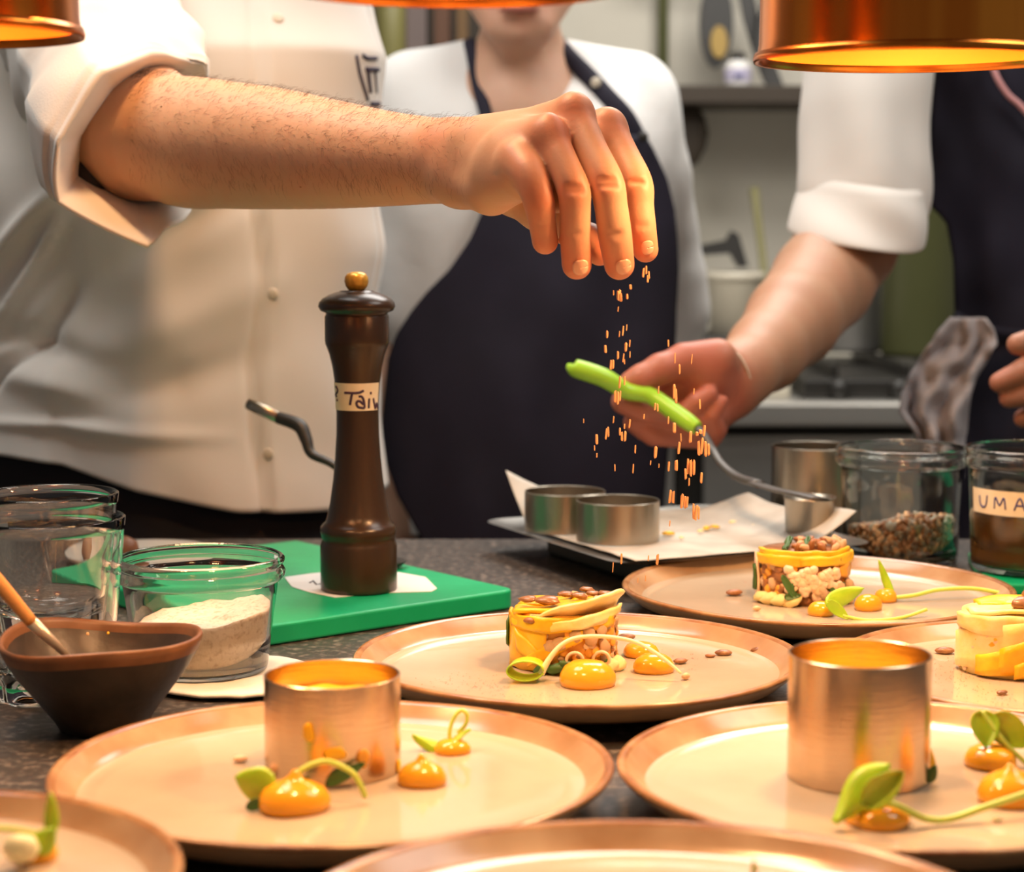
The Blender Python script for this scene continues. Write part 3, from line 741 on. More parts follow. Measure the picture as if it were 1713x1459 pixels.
for i, (x, y, s) in enumerate([(1118, 893, .006), (1182, 884, .0055), (1196, 882, .005), (1172, 889, .004), (1140, 900, .003), (1226, 874, .004), (1306, 862, .006), (1262, 880, .0035)]):
    p = G(x, y, TZ+.005)
    o = obj('squash_scrap', xform(lathe([(0, -.5), (.9, -.4), (1, .1), (.5, .5), (0, .6)], 8), Matrix.Rotation(i*1.3, 4, 'Z') @ Matrix.Diagonal((s, s*.6, s*.55, 1))), M['squash'] if i < 3 else M['squashpale'], loc=(p.x, p.y, TZ+.0055), local=True)
    tag(o, ['yellow scrap on the parchment nearest the front low ring', 'largest yellow scrap in the middle of the parchment', 'yellow scrap touching the largest one, on its right', 'yellow scrap just in front of the largest one', 'pale scrap between the front ring and the largest scrap', 'pale scrap right of the largest one', 'pale scrap beside the foot of the small metal cup', 'tiny pale scrap half way to the small metal cup'][i], 'food scrap', 'squash scraps on the parchment sheet')

# seed jar and stock jar ---------------------------------------
def weck(label, c, z, s=1.0):
    t = thing('storage_jar', label, 'jar', (c[0], c[1], z), 'tall storage jars at the back right')
    p = [(.0470, 0), (.0490, .002), (.0500, .006), (.0510, .03), (.0530, .07), (.0535, .084), (.0560, .0855), (.0580, .088), (.0585, .0915), (.0570, .0940), (.0560, .0955), (.0575, .0975), (.0575, .0995), (.0562, .101)]
    p = [(r*s, q) for r, q in p]
    obj('glass', lathe(jar_glass(p, .003, .006, .1), 80, (c[0], c[1], z)), M['jarglass'], t); return t, p
J1 = (.3385, 1.752); wj, wp = weck('open glass jar half full of brown seeds behind the farthest plate', J1, T+.0003, .985)
def jr1(z): return float(np.interp(z, [p[1] for p in wp], [p[0] for p in wp]))-.0036
seed_me = mesh_of('seed', xform(lathe([(0, -1), (.55, -.75), (.95, -.1), (.85, .4), (.4, .85), (0, 1)], 8), Matrix.Rotation(math.pi/2, 4, 'X') @ Matrix.Diagonal((.0042, .0022, .0062, 1))), M['seed'])
sd = []
rnd = random.Random(3)
seed_tone = [M['seed'], M['brownbit'], M['nut'], mat('grey_seed', (.30, .27, .20), .5)]
bmj = [bmesh.new() for _ in range(4)]
def add_seed(bm, p, sc=1):
    Mx = Matrix.Translation(p) @ Matrix.Rotation(rnd.uniform(0, 6.3), 4, 'Z') @ Matrix.Rotation(rnd.uniform(-.8, .8), 4, 'X') @ Matrix.Rotation(rnd.uniform(-.8, .8), 4, 'Y')
    v, f = lathe([(0, -1), (.8, -.5), (1, .2), (.5, .8), (0, 1)], 6)
    q = [bm.verts.new(Mx @ Vector((x*.0036*sc, y*.0020*sc, z_*.0052*sc))) for x, y, z_ in v]
    for g in f: bm.faces.new([q[i] for i in g])
for i in range(1500):
    a = rnd.uniform(0, 6.283); zz = rnd.uniform(.009, .044)
    top = .034+.008*math.sin(a+2.5)
    if zz > top: zz = top
    edge = rnd.random() < .6 and zz < top
    r = jr1(zz)-.004 if edge else (jr1(zz)-.004)*math.sqrt(rnd.random())
    add_seed(bmj[rnd.choice((0, 0, 1, 2, 3, 3))], Vector((J1[0]+r*math.cos(a), J1[1]+r*math.sin(a), T+zz)))
sh_ = thing('seed_heap', 'toasted brown and grey seeds heaped inside the open glass jar', 'seeds', (J1[0], J1[1], T+.007)); sh_['kind'] = 'stuff'
for b_, m_ in zip(bmj, seed_tone):
    o = obj('seeds', bm_vf(b_), m_, sh_); o['kind'] = 'stuff'; b_.free()
gb = obj('cutting_board', prism([(.378, 1.592), (.60, 1.56), (.62, 1.78), (.396, 1.745)], T+.0005, T+.010, .002), M['green'], loc=(.5, 1.7, T), smooth=False)
tag(gb, 'green board under the jar of amber stock at the right edge', 'cutting board')
J2 = (.4290, 1.655); wj2, wp2 = weck('glass jar of amber stock with taped label at the right edge', J2, T+.0105, 1.0)
o = obj('amber_stock', lathe([(0, .0065)]+[(float(np.interp(q, [p[1] for p in wp2], [p[0] for p in wp2]))-.0034, q) for q in np.linspace(.0068, .0505, 8)]+[(0, .0505)], 64, (J2[0], J2[1], T+.0105)), M['stock'], loc=(J2[0], J2[1], T+.02))
tag(o, 'amber brown stock inside the labelled jar', 'liquid')
def tape2(u, v):
    a = math.radians(-90-80+u*160); z = .0500+v*.0200
    r = float(np.interp(z, [p[1] for p in wp2], [p[0] for p in wp2]))+.0004
    return (J2[0]+r*math.cos(a), J2[1]+r*math.sin(a), T+.0105+z)
tp2 = obj('tape_label', grid(tape2, 40, 4), M['tape'], wj2, label='cream tape label with blue letters')
def wr2(strokes):
    zc = .0602; out = []
    for s in strokes:
        q = []
        for x, y in s:
            a = math.radians(-90-68+x*10.5); z = zc+y*.0100
            r = float(np.interp(z, [p[1] for p in wp2], [p[0] for p in wp2]))+.0006
            q.append(Vector((J2[0]+r*math.cos(a), J2[1]+r*math.sin(a), T+.0105+z)))
        out.append(tube(q, .0008, 6, flat=(Vector((0, 1, 0)), .35), samples=len(q)*3))
    obj('handwriting', join(*out), M['blueink'], wj2)
wr2([[(0, .4), (.1, -.3), (.45, -.5), (.8, -.3), (.95, .5)],
     [(1.7, -.5), (1.8, .45), (2.2, -.2), (2.6, .45), (2.75, -.5)],
     [(3.5, -.5), (3.95, .5), (4.4, -.5)], [(3.65, -.1), (4.25, -.1)],
     [(5.2, -.5), (5.3, .45), (5.7, -.2), (6.1, .45), (6.25, -.5)]])

# ============================================================ HEAT LAMPS
def heat_lamp(label, c, r, energy):
    t = thing('heat_lamp', label, 'lamp', tuple(c), 'copper heat lamps above the pass')
    h = .16
    obj('shade', lathe([(r*.985, .004), (r*.975, .010), (r*.97, .03), (r*.97, h-.02), (r*.95, h), (r*.8, h+.02), (r*.4, h+.035), (.02, h+.045), (.02, h+.09), (0, h+.09)], 96, tuple(c)), M['copper'], t)
    obj('lip', lathe([(r*.985, .004), (r, .0045), (r*1.012, .0015), (r*1.006, -.001), (r*.985, -.0008), (r*.962, .0035)], 96, tuple(c)), M['copper'], t)
    obj('shade_lining', lathe([(r*.962, .0035), (r*.955, .012), (r*.955, h-.022), (r*.93, h-.006), (r*.78, h+.012), (r*.3, h+.028), (0, h+.03)], 96, tuple(c)), M['copperin'], t, label='glowing orange inside of the shade')
    obj('bulb', lathe([(0, .055), (.018, .06), (.030, .075), (.033, .09), (.026, .11), (.016, .13), (.014, .165), (0, .165)], 32, tuple(c)), M['bulb'], t)
    obj('cord', tube([tuple(c+Vector((0, 0, h+.08))), (c.x, c.y, 2.70)], .004, 8), M['cord'], t)
    l = bpy.data.lights.new('heat_bulb_light', 'SPOT'); l.energy = energy; l.color = (1, .545, .235); l.shadow_soft_size = .035
    l.spot_size = math.radians(150); l.spot_blend = .5
    lo = bpy.data.objects.new('heat_bulb_light', l); COL.objects.link(lo); lo.location = c+Vector((0, 0, .050))
    return t
LAMPW = .72
pr = P(1525, 101, 1.20); pl_ = P(-115, 58, 1.06); pm = P(762, -19, .90)
heat_lamp('copper heat lamp at the upper right over the plates', pr, .092, 30*LAMPW)
heat_lamp('copper heat lamp at the upper left corner', pl_, .078, 12*LAMPW)
heat_lamp('copper heat lamp at the top middle, only its glowing lip in view', pm, .074, 20*LAMPW)
heat_lamp('unseen copper heat lamp added higher up to warm the left cook', Vector((-.12, 1.40, 1.70)), .09, 26)  # extra lamp out of view, added to throw warm light on the jacket

# ============================================================ FOOD
chunk_me = {}
def chunk(m, k=0):
    key = (m, k)
    if key not in chunk_me:
        rn = random.Random(hash(k)+5); bm = bmesh.new(); bmesh.ops.create_icosphere(bm, subdivisions=2, radius=1)
        for v in bm.verts: v.co *= 1+.30*noise.noise(v.co*1.3+Vector((k*5.1, 0, 0)))+.22*noise.noise(v.co*3.1+Vector((k*2.1, 4, 0)))
        chunk_me[key] = mesh_of('chunk', bm_vf(bm), M[m], True); bm.free()
    return chunk_me[key]
def surf_z(p, pl):
    return FZ if pl in (1, 2, 3, 4, 5) else FZ+.014
# dollops ------------------------------------------------------
def dollop(label, px, py, wpx, hh=.42, peak=0, pl=1, lean=.3):
    z = surf_z(None, pl); c = G(px, py, z); d = (c-CAM).dot(FWD); r = wpx/2*d/F; h = r*hh*1.4
    pr = [(0, 0), (r*.96, 0), (r, h*.22), (r*.97, h*.45), (r*.82, h*.75), (r*.55, h*.95)]
    pr += [(r*.28, h*1.08), (r*.16, h*(1.12+peak*.14)), (r*.08, h*(1.15+peak*.28)), (0, h*(1.15+peak*.32))] if peak else [(r*.25, h*1.02), (0, h*1.04)]
    def wob(a, rr, zz):
        return rr*(1+.04*math.sin(2*a+px)+.03*math.sin(3*a+py)), zz
    vf = lathe(pr, 40, (0, 0, 0), wob)
    V = [(x+(max(0, q-h)*lean if peak else 0), y, q) for x, y, q in vf[0]]
    o = obj('sauce_dollop', (V, vf[1]), M['sauce'], loc=(c.x, c.y, z), local=True)
    return tag(o, label, 'sauce', 'orange sauce dollops')
dollop('large peaked orange dollop at the front of the front left plate', 491, 1352, 118, .55, 1, 1, .2)
dollop('peaked orange dollop right of the shorter steel ring', 706, 1310, 80, .62, 1, 1, -.1)
dollop('orange dollop under a leaf, right rear of the front left plate', 756, 1258, 60, .5, 0, 1)
dollop('flat orange dollop under the leaf in front of the taller ring', 1467, 1376, 110, .42, 0, 4)
dollop('orange dollop under pale leaves at the right edge', 1657, 1280, 90, .55, 0, 4)
dollop('orange dollop crossed by the long green stem at the right edge', 1692, 1340, 114, .6, .6, 4, -.3)
dollop('round glossy dollop in front of the middle timbale', 982, 1145, 92, .62, 0, 2)
dollop('yellow orange dollop right of the middle timbale, under the stem end', 1094, 1122, 68, .6, 0, 2)
dollop('small dollop behind the pale stem on the middle plate', 1072, 1096, 62, .5, 0, 2)
dollop('small orange dollop left of the green leaf on the farthest plate', 1373, 1028, 44, .7, 0, 3)
dollop('small orange dollop under the green leaf on the farthest plate', 1452, 1019, 46, .75, 0, 3)
dollop('smallest orange dollop behind the upright leaf on the farthest plate', 1482, 1005, 40, .7, 0, 3)
dollop('orange dollop under a leaf on the lower left plate', 62, 1437, 74, .6, 0, 6)

# leaves and stems ---------------------------------------------
def leaf_vf(A, B, side, wd, curl=.3, fold=.25, nu=8, nv=12, shape=1):
    A, B, side = Vector(A), Vector(B), Vector(side).normalized(); ax = B-A; L = ax.length; ax.normalize()
    side = (side-ax*side.dot(ax)).normalized(); nrm = ax.cross(side)
    def fn(u, v):
        s = (u-.5)*2; wv = wd*.5*(math.sin(math.pi*min(1, v**(.75 if shape == 1 else 1.5)*.97+.03))**(.7 if shape == 1 else .8))
        return A+ax*(v*L)+side*(s*wv*(1-.3*abs(fold)*abs(s)))+nrm*(curl*L*math.sin(math.pi*v)*.5+fold*wd*s*s*.5)
    return grid(fn, nu, nv)
def shoot(label, leaves, stems, lm='leaf', sm='stem', loc=None):
    base = loc if loc is not None else Vector(stems[0][0][0]) if stems else Vector(leaves[0][0])
    t = thing('pea_shoot', label, 'sprout', tuple(base), 'green shoots on the plates')
    for i, lf in enumerate(leaves):
        o = obj('leaf', leaf_vf(*lf), M[lm], t); solid(o, .0004, 0)
    for pts, r in stems:
        obj('stem', tube(pts, r, 8, samples=max(10, len(pts)*6)), M[sm], t)
    return t
def Q(px, py, d0, pxr=None):
    return P(px, py, d0)
def pd(px, py, pl=1, dz=0):   # depth of the plate floor under a pixel
    return (G(px, py, surf_z(None, pl)+dz)-CAM).dot(FWD)
d = pd(490, 1350, 1)
shoot('shoot with round leaf and arched stem on the large front left dollop',
      [(P(458, 1325, d-.004), P(392, 1300, d-.002), P(0, 0, 1)-P(0, 60, 1), .019, .12, .2)],
      [([P(455, 1326, d-.004), P(480, 1318, d-.003), P(505, 1288, d), P(545, 1274, d+.004), P(585, 1290, d+.006), P(600, 1308, d+.006), P(611, 1334, d+.007)], .0014)])
d = pd(560, 1318, 1)
for i, (a, b, wdt) in enumerate([((545, 1313), (612, 1276), .007), ((468, 1322), (520, 1300), .006), ((412, 1352), (448, 1338), .006)]):
    p, q = P(*a, d-.004), P(*b, d-.002); dd = pd(a[0], a[1]+3, 1)
    p, q = P(*a, dd-.003), P(*b, dd-.002)
    shoot(['dark leaf sliver against the foot of the shorter ring', 'dark leaf tip behind the large front left dollop', 'dark green leaf tip left of the large front left dollop'][i],
          [(p, q, Vector((.2, .3, 1)), wdt, .1, .2)], [], 'herb')
d = pd(756, 1256, 1)
shoot('shoot with looped stem on the right rear dollop of the front left plate',
      [(P(762, 1252, d-.004), P(690, 1228, d-.001), Vector((.1, .8, .6)), .011, .18, .5), (P(755, 1252, d-.004), P(788, 1222, d), Vector((.3, .8, .4)), .008, .1, .4)],
      [([P(756, 1250, d), P(752, 1228, d), P(758, 1204, d+.002), P(771, 1189, d+.003), P(781, 1196, d+.003), P(779, 1212, d+.003), P(766, 1226, d+.004)], .0011)])
d = pd(1467, 1380, 4)
shoot('folded green leaf with a long stem sweeping to the right edge',
      [(P(1398, 1378, d-.012), P(1490, 1278, d-.003), P(60, 40, 1)-P(0, 0, 1), .021, .06, .40, 8, 14, 2), (P(1440, 1345, d-.010), P(1508, 1290, d-.006), P(60, 60, 1)-P(0, 0, 1), .016, -.1, -.4)],
      [([P(1470, 1338, d-.006), P(1505, 1350, d-.006), P(1548, 1370, d-.003), P(1590, 1370, d), P(1650, 1350, d+.006), P(1735, 1322, d+.016)], .0017)])
d = pd(1657, 1282, 4)
shoot('pale double leaf with stem over the dollop at the right edge',
      [(P(1643, 1190, d+.004), P(1648, 1252, d-.003), P(60, 10, 1)-P(0, 0, 1), .017, .1, .3), (P(1655, 1200, d+.004), P(1725, 1248, d), P(-20, 60, 1)-P(0, 0, 1), .019, .12, -.3)],
      [([P(1643, 1191, d+.003), P(1665, 1222, d-.001), P(1690, 1252, d-.003), P(1722, 1282, d-.003)], .0013)])
d = pd(1560, 1312, 4)
shoot('small dark green sliver at the right foot of the taller ring', [(P(1553, 1310, d), P(1566, 1280, d), Vector((1, 0, .2)), .006, .1, .2)], [], 'herb')
d2 = pd(880, 1138, 2)
cu_c = P(878, 1120, d2-.002)
def rollfn(u, v):
    a = u*2*math.pi*.96; r = .0105*(1-.1*v); x = math.cos(a)*r*1.08; z = math.sin(a)*r*.58
    return cu_c+Vector((x+v*.002, v*.016-.008, z+.0005))
t = thing('pea_shoot', 'rolled green leaf with a white arched stem on the middle plate', 'sprout', tuple(cu_c), 'green shoots on the plates')
o = obj('leaf', grid(rollfn, 32, 6), M['leaf'], t); solid(o, .0008, 0)
obj('stem', tube([P(905, 1128, d2-.004), P(918, 1104, d2-.004), P(938, 1080, d2-.004), P(965, 1067, d2-.003), P(1010, 1065, d2), P(1062, 1074, d2+.002), P(1105, 1098, d2-.002), P(1140, 1127, d2-.004)], [.0022, .0018, .0014, .0013, .0013, .0013, .0012, .0008], 10, samples=40), M['stempale'], t, label='whitish arched stem')
d3 = pd(1400, 1035, 3)
shoot('bright curling leaf strip on the front dollops of the farthest plate',
      [(P(1381, 1012, d3-.004), P(1446, 984, d3), P(20, 40, 1)-P(0, 0, 1), .014, .25, .2), (P(1384, 1006, d3-.004), P(1420, 1036, d3-.004), P(30, -30, 1)-P(0, 0, 1), .009, -.1, .1)],
      [([P(1410, 1030, d3-.003), P(1450, 1038, d3-.004), P(1505, 1034, d3-.002), P(1550, 1020, d3+.006)], .0013)])
d3b = pd(1495, 1006, 3)
shoot('upright narrow leaf with a flat stem trailing right on the farthest plate',
      [(P(1496, 1006, d3b), P(1470, 936, d3b+.004), Vector((1, 0, .2)), .007, .12, .3)],
      [([P(1496, 1000, d3b), P(1530, 996, d3b), P(1570, 987, d3b+.004), P(1630, 985, d3b+.006), P(1690, 996, d3b)], .0016)])
d3c = pd(1335, 1012, 3)
shoot('dark green strip at the foot of the farthest timbale', [(P(1308, 962, d3c-.008), P(1334, 1008, d3c-.010), Vector((1, 0, .3)), .006, .05, .3), (P(1312, 1000, d3c-.009), P(1340, 996, d3c-.010), Vector((0, .4, 1)), .006, .05, .3)], [], 'herb')
d6 = pd(62, 1440, 6)
shoot('leaf and stem on the dollop of the lower left plate',
      [(P(84, 1402, d6-.002), P(84, 1326, d6+.002), Vector((1, 0, 0)), .007, .15, .3), (P(60, 1428, d6-.008), P(92, 1386, d6-.004), Vector((1, .3, -.5)), .012, .1, .3)],
      [([P(-20, 1386, d6), P(20, 1388, d6), P(60, 1395, d6-.002)], .0012)])
oo = obj('highlight_blob', xform(lathe([(0, -1), (.7, -.7), (1, 0), (.75, .7), (0, 1)], 20), Matrix.Translation(P(35, 1420, d6-.012)) @ Matrix.Diagonal((.008, .006, .0065, 1))), M['stempale'], loc=tuple(P(35, 1430, d6-.012)))  # pale blob modelled in place of a bright highlight
tag(oo, 'white blob modelled as a highlight on the dollop of the lower left plate', 'sauce')
d7 = pd(1262, 1462, 7)
shoot('green leaf tip at the bottom edge of the picture', [(P(1262, 1478, d7), P(1261, 1438, d7), Vector((1, 0, 0)), .003, .05, .2)], [([P(1262, 1476, d7), P(1240, 1500, d7-.005)], .0012)])

# loose seeds and crumbs on the plates -------------------------
def loose_seed(label, px, py, wpx, pl, m='seed', rot=0, name='pumpkin_seed', flat=.45):
    z = surf_z(None, pl); c = G(px, py, z); dd = (c-CAM).dot(FWD); r = wpx/2*dd/F
    vf = xform(lathe([(0, -1), (.5, -.85), (.9, -.4), (1, .1), (.8, .6), (.4, .92), (0, 1)], 12), Matrix.Rotation(rot, 4, 'Z') @ Matrix.Rotation(math.pi/2, 4, 'Y') @ Matrix.Diagonal((r*flat*.8, r*.62, r, 1)))
    o = obj(name, vf, M[m], loc=(c.x, c.y, z+r*flat*.75), local=True); return tag(o, label, 'seed' if 'seed' in name else 'crumb', 'loose seeds on the plates')
loose_seed('large brown seed alone at the right side of the middle plate', 1275, 1095, 40, 2)
loose_seed('brown seed left of the lone large one on the middle plate', 1210, 1097, 30, 2)
loose_seed('small dark seed half touching the brown one on the middle plate', 1188, 1100, 18, 2, 'brownbit')
loose_seed('flat seed behind the end of the white stem', 1138, 1110, 26, 2, 'brownbit', .4)
loose_seed('brown nut crumb in front of the white stem end', 1147, 1137, 17, 2, 'nut', .6, 'nut_crumb', .9)
loose_seed('brown seed behind the dollop right of the middle timbale', 1048, 1070, 30, 2)
loose_seed('dark seed left of the farthest timbale', 1228, 996, 30, 3, 'brownbit', .3)
loose_seed('pale crumb in front of the farthest timbale', 1266, 1022, 14, 3, 'nut', 0, 'nut_crumb', .8)
loose_seed('brown seed left of the pale yellow timbale', 1580, 1094, 34, 5)
loose_seed('brown seed in front of the pale yellow timbale', 1676, 1162, 22, 5, 'seed', .5)
loose_seed('brown crumb at the right rear of the front left plate', 804, 1212, 7, 1, 'brownbit', 0, 'nut_crumb', .9)
loose_seed('white crumb left of the shorter ring', 402, 1275, 26, 1, 'shallot', .2, 'nut_crumb', .6)
loose_seed('larger pale crumb at the left foot of the shorter ring', 432, 1300, 40, 1, 'shallot', .5, 'nut_crumb', .6)
loose_seed('white crumb at the right edge of the front right plate', 1668, 1375, 18, 4, 'stempale', .2, 'nut_crumb', .7)
for i, (x, y, s) in enumerate([(540, 1228, 26), (568, 1268, 34), (670, 1278, 14)]):
    pass
# yellow scraps stuck to the outside of the shorter ring
for i, (x, y, s, m) in enumerate([(528, 1226, .0040, 'squash'), (570, 1264, .0045, 'squash'), (617, 1272, .0042, 'squashdice'), (672, 1285, .0032, 'squash')]):
    th = math.asin(max(-1, min(1, (x-557)/118))); rr = .0352+.0006
    zc = P(x, y, 1.0).z
    q = Vector((R1.x+rr*math.sin(th), R1.y-rr*math.cos(th), 0)); dd = (q-CAM); 
    dep = (Vector((q.x, q.y, .95))-CAM).dot(FWD); q.z = P(x, y, dep).z
    cm = chunk(m, i); vf = xform(([tuple(v.co) for v in cm.vertices], [list(p.vertices) for p in cm.polygons]), Matrix.Rotation(th, 4, 'Z') @ Matrix.Diagonal((s*(1.3 if i == 1 else .8), .0008, s*(.8 if i == 1 else 1.25), 1)))
    o = obj('squash_scrap', vf, M[m], loc=tuple(q), local=True)
    tag(o, ['yellow scrap stuck high on the shorter ring', 'yellow scrap stuck near the foot of the shorter ring', 'orange scrap stuck low on the right of the shorter ring', 'small scrap at the right foot of the shorter ring'][i], 'food scrap', 'scraps on the shorter ring')
d = pd(1556, 1300, 4)
o = obj('squash_strip', leaf_vf(P(1560, 1304, d), P(1552, 1246, d), Vector((1, .2, 0)), .0065, .1, .2), M['squash'], loc=tuple(G(1558, 1306, FZ))); solid(o, .0015)
tag(o, 'upright yellow squash strip at the right foot of the taller ring', 'food scrap')
# fine spice dust: uncountable
def dust(label, pts, n, pl, seed, m, sz=.0006):
    rn = random.Random(seed); bm = bmesh.new()
    for _ in range(n):
        cx, cy, sx, sy = rn.choice(pts); x = rn.gauss(cx, sx); y = rn.gauss(cy, sy); p = G(x, y, surf_z(None, pl)+.0004)
        s = sz*rn.uniform(.4, 1.1)
        q = [bm.verts.new(p+Vector(v)*s) for v in ((1, 0, 0), (-.5, .8, 0), (-.5, -.8, 0), (0, 0, .8))]
        for f in ((0, 1, 3), (1, 2, 3), (2, 0, 3)): bm.faces.new([q[i] for i in f])
    o = obj('spice_dust', bm_vf(bm), M[m], loc=tuple(G(pts[0][0], pts[0][1], surf_z(None, pl)))); bm.free(); return tag(o, label, 'spice', kind='stuff')
dust('fine reddish spice dust on the middle plate', [(770, 1140, 30, 7), (820, 1150, 22, 5), (1130, 1105, 30, 10), (900, 1165, 60, 5)], 260, 2, 1, 'brownbit')
dust('fine brown spice dust on the right edge plate', [(1590, 1120, 25, 14), (1620, 1150, 40, 10), (1670, 1175, 30, 6)], 260, 5, 2, 'brownbit')
dust('fine spice dust on the farthest plate', [(1250, 985, 30, 8), (1290, 1020, 40, 8)], 120, 3, 4, 'brownbit')

# timbales ------------------------------------------------------
ring_me = None
def timbale(label, c, r, h, kind, seed):
    rn = random.Random(seed)
    t = thing('vegetable_timbale', label, 'food', (c.x, c.y, FZ), 'finished timbales')
    def wob(a, rr, z): return rr*(1+.03*nz((math.cos(a)*2, math.sin(a)*2, z*60), 1, seed)), z
    core = {'mid': 'squashdice', 'far': 'brownbit', 'pale': 'squashpale'}[kind]
    obj('filling', lathe([(0, 0), (r*.93, 0), (r*.94, h*.3), (r*.93, h*.7), (r*.90, h*.94), (0, h*.96)], 56, (c.x, c.y, FZ), wob), M[core], t)
    def on(a, z, rr=r): return (rr*math.sin(a), -rr*math.cos(a), z)    # a=0 faces the viewer
    def bit(name, m, a, z, s, rr=r*.95, k=None, st=(1, .5, 1)):
        p = on(a, z, rr); piece(name, chunk(m, k if k is not None else rn.randrange(3)), t, p, (rn.uniform(-.4, .4), rn.uniform(-.6, .6), a), (s*st[0], s*st[1], s*st[2]))
    def strip(name, a0, a1, z0, z1, wd, m, th=.0022, rr=r, taper=.3, bulge=0, label=None):
        def fn(u, v):
            a = a0+(a1-a0)*v; z = z0+(z1-z0)*v; ww = wd*(1-taper*abs(2*v-1)**2)
            R = rr*(1+.02*math.sin(v*9+seed))+bulge*math.sin(math.pi*v)+.0012*nz((a*4, z*160, u*1.5), 1, seed); z += .0016*nz((a*3, u*2, 0), 1, seed+2)
            return (R*math.sin(a), -R*math.cos(a), z+(u-.5)*ww)
        o = obj(name, grid(fn, 4, 18), M[m], t, local=True, label=label); solid(o, th, 1); return o
    def slab(name, pts, wd, m, th=.0025, tilt=0):
        q = [Vector(p) for p in pts]; q = resample(q, 14)
        def fn(u, v):
            i = min(13, int(v*13)); a = q[i]; b = q[min(13, i+1)]; dr = (b-a if i < 13 else a-q[i-1]).normalized()
            sd_ = dr.cross(Vector((0, 0, 1))).normalized(); ww = wd*math.sin(math.pi*(.12+.76*v))**.6
            return a+sd_*(u-.5)*ww*(1+.25*nz((v*5, u, wd*90), 1, seed))+Vector((0, 0, (u-.5)*tilt*ww+.0022*nz((v*3, u*2.2, wd*50), 1, seed)))
        o = obj(name, grid(fn, 6, 13), M[m], t, local=True); solid(o, th, 0); return o
    if kind == 'mid':
        for i in range(150):
            a = rn.uniform(-1.9, 2.6); z = rn.uniform(.004, h*.86)
            if a < -.45 and z > .012 and rn.random() < .8: continue
            m, nm, s = rn.choice([('nut', 'nut_piece', .0032), ('nut', 'nut_piece', .0026), ('brownbit', 'brown_piece', .0026), ('squashdice', 'squash_dice', .0034), ('shallot', 'onion_piece', .0024), ('squashdice', 'squash_dice', .0028)])
            bit(nm, m, a, z, s*rn.uniform(.8, 1.25))
        strip('squash_strip', -1.75, -.35, h*.42, h*.40, h*.80, 'squash', taper=.05)
        strip('squash_strip', -1.2, -.50, h*.60, h*.25, h*.34, 'squash', .003, r*1.03)
        strip('squash_strip', -.75, .30, h*.16, h*.64, h*.24, 'squash', .0026, r*1.04)
        strip('squash_strip', -1.3, 1.0, h*.80, h*.82, h*.26, 'squash', .0024, r*1.03)
        strip('squash_strip', -.4, 1.35, h*.76, h*.99, h*.20, 'squashpale', .0022, r*1.06, .4)
        strip('green_skin', -1.95, -1.55, h*.5, h*.5, h*.55, 'herb', .0015, r*1.03)
        for i, (a, z) in enumerate([(-.1, .5), (.2, .62), (-.25, .45), (.5, .55), (.72, .7), (.8, .4), (.45, .72)]): bit('nut_piece', 'nut', a, h*z, .0046, r*1.0)
        for i, a in enumerate([.16, .66]):
            def rf(u, v, a=a):
                th = u*2*math.pi; q = v*2*math.pi; R, rr = .0052, .0011
                x = (R+rr*math.cos(q))*math.cos(th); z = (R+rr*math.cos(q))*math.sin(th); y = rr*math.sin(q)*1.5
                cx, cy, cz = on(a, .009-.001*i, r*1.06); return (cx+x, cy+y, cz+z)
            obj('onion_ring', grid(rf, 20, 8), M['shallot'], t, local=True)
        for a, z in [(-.15, .004), (.2, .0035), (-.4, .0035), (.05, .006), (.9, .005)]: bit('herb_piece', 'herb', a, z, .0048, r*1.05, st=(1.3, .6, .7))
        for i in range(4): bit('broth_bead', 'squashpale', .35+i*.22, .0035, .006, r*1.12, st=(1.2, .9, .6))
        slab('squash_slice', [(-r*.9, -r*.25, h*.93), (-r*.2, -r*.35, h*1.0), (r*.5, -r*.3, h*1.05)], .026, 'squash')
        slab('squash_slice', [(-r*.8, r*.3, h*.96), (0, r*.2, h*1.0), (r*.8, r*.3, h*1.03)], .030, 'squash')
        slab('squash_slice', [(-r*.45, -r*.75, h*.80), (r*.1, -r*.80, h*.94), (r*.6, -r*.60, h*1.05), (r*1.00, -r*.30, h*1.16)], .017, 'squashpale', .002, 1.1)
        for (x, y, s, m) in [(-.66, -.3, .0058, 'seed'), (-.30, -.42, .0076, 'seed'), (.28, -.25, .0050, 'seed'), (.55, -.05, .0050, 'seed'), (.78, -.1, .0058, 'seed'), (.05, .2, .005, 'seed'), (.45, .35, .005, 'seed')]:
            piece('pumpkin_seed', chunk(m, 0), t, (r*x, r*y, h*1.05+.003+(.002 if x > .2 else 0)), (.1, .2*x, x), (s*1.1, s*.75, s*.36))
        for (x, y) in [(.35, .1), (.5, .25), (.62, -.2), (.2, .3), (.7, .2)]: bitp = piece('nut_piece', chunk('nut', 1), t, (r*x, r*y, h*1.10), (.3, x, y), (.0034, .003, .0024))
        p = on(-.65, h*.86, r*1.05); piece('pumpkin_seed', chunk('brownbit', 0), t, p, (.9, 0, -.6), (.0042, .0020, .0016))
    if kind == 'far':
        for i in range(140):
            a = rn.uniform(-1.8, 1.8); z = rn.uniform(.003, h*.72)
            m, nm, s = rn.choice([('nut', 'nut_piece', .0034), ('brownbit', 'brown_piece', .0036), ('brownbit', 'brown_piece', .003), ('squashdice', 'squash_dice', .0030)])
            bit(nm, m, a, z, s*rn.uniform(.8, 1.3))
        strip('squash_strip', -1.7, .75, h*.80, h*.84, h*.20, 'squash', .003, r*1.03)
        strip('squash_strip', -.2, 1.7, h*.82, h*.84, h*.20, 'squash', .003, r*1.06)
        strip('squash_strip', -1.6, 1.6, h*.93, h*.95, h*.14, 'squash', .003, r*.98)
        strip('squash_strip', .75, 1.6, h*.62, h*.60, h*.26, 'squashdice', .003, r*1.03)
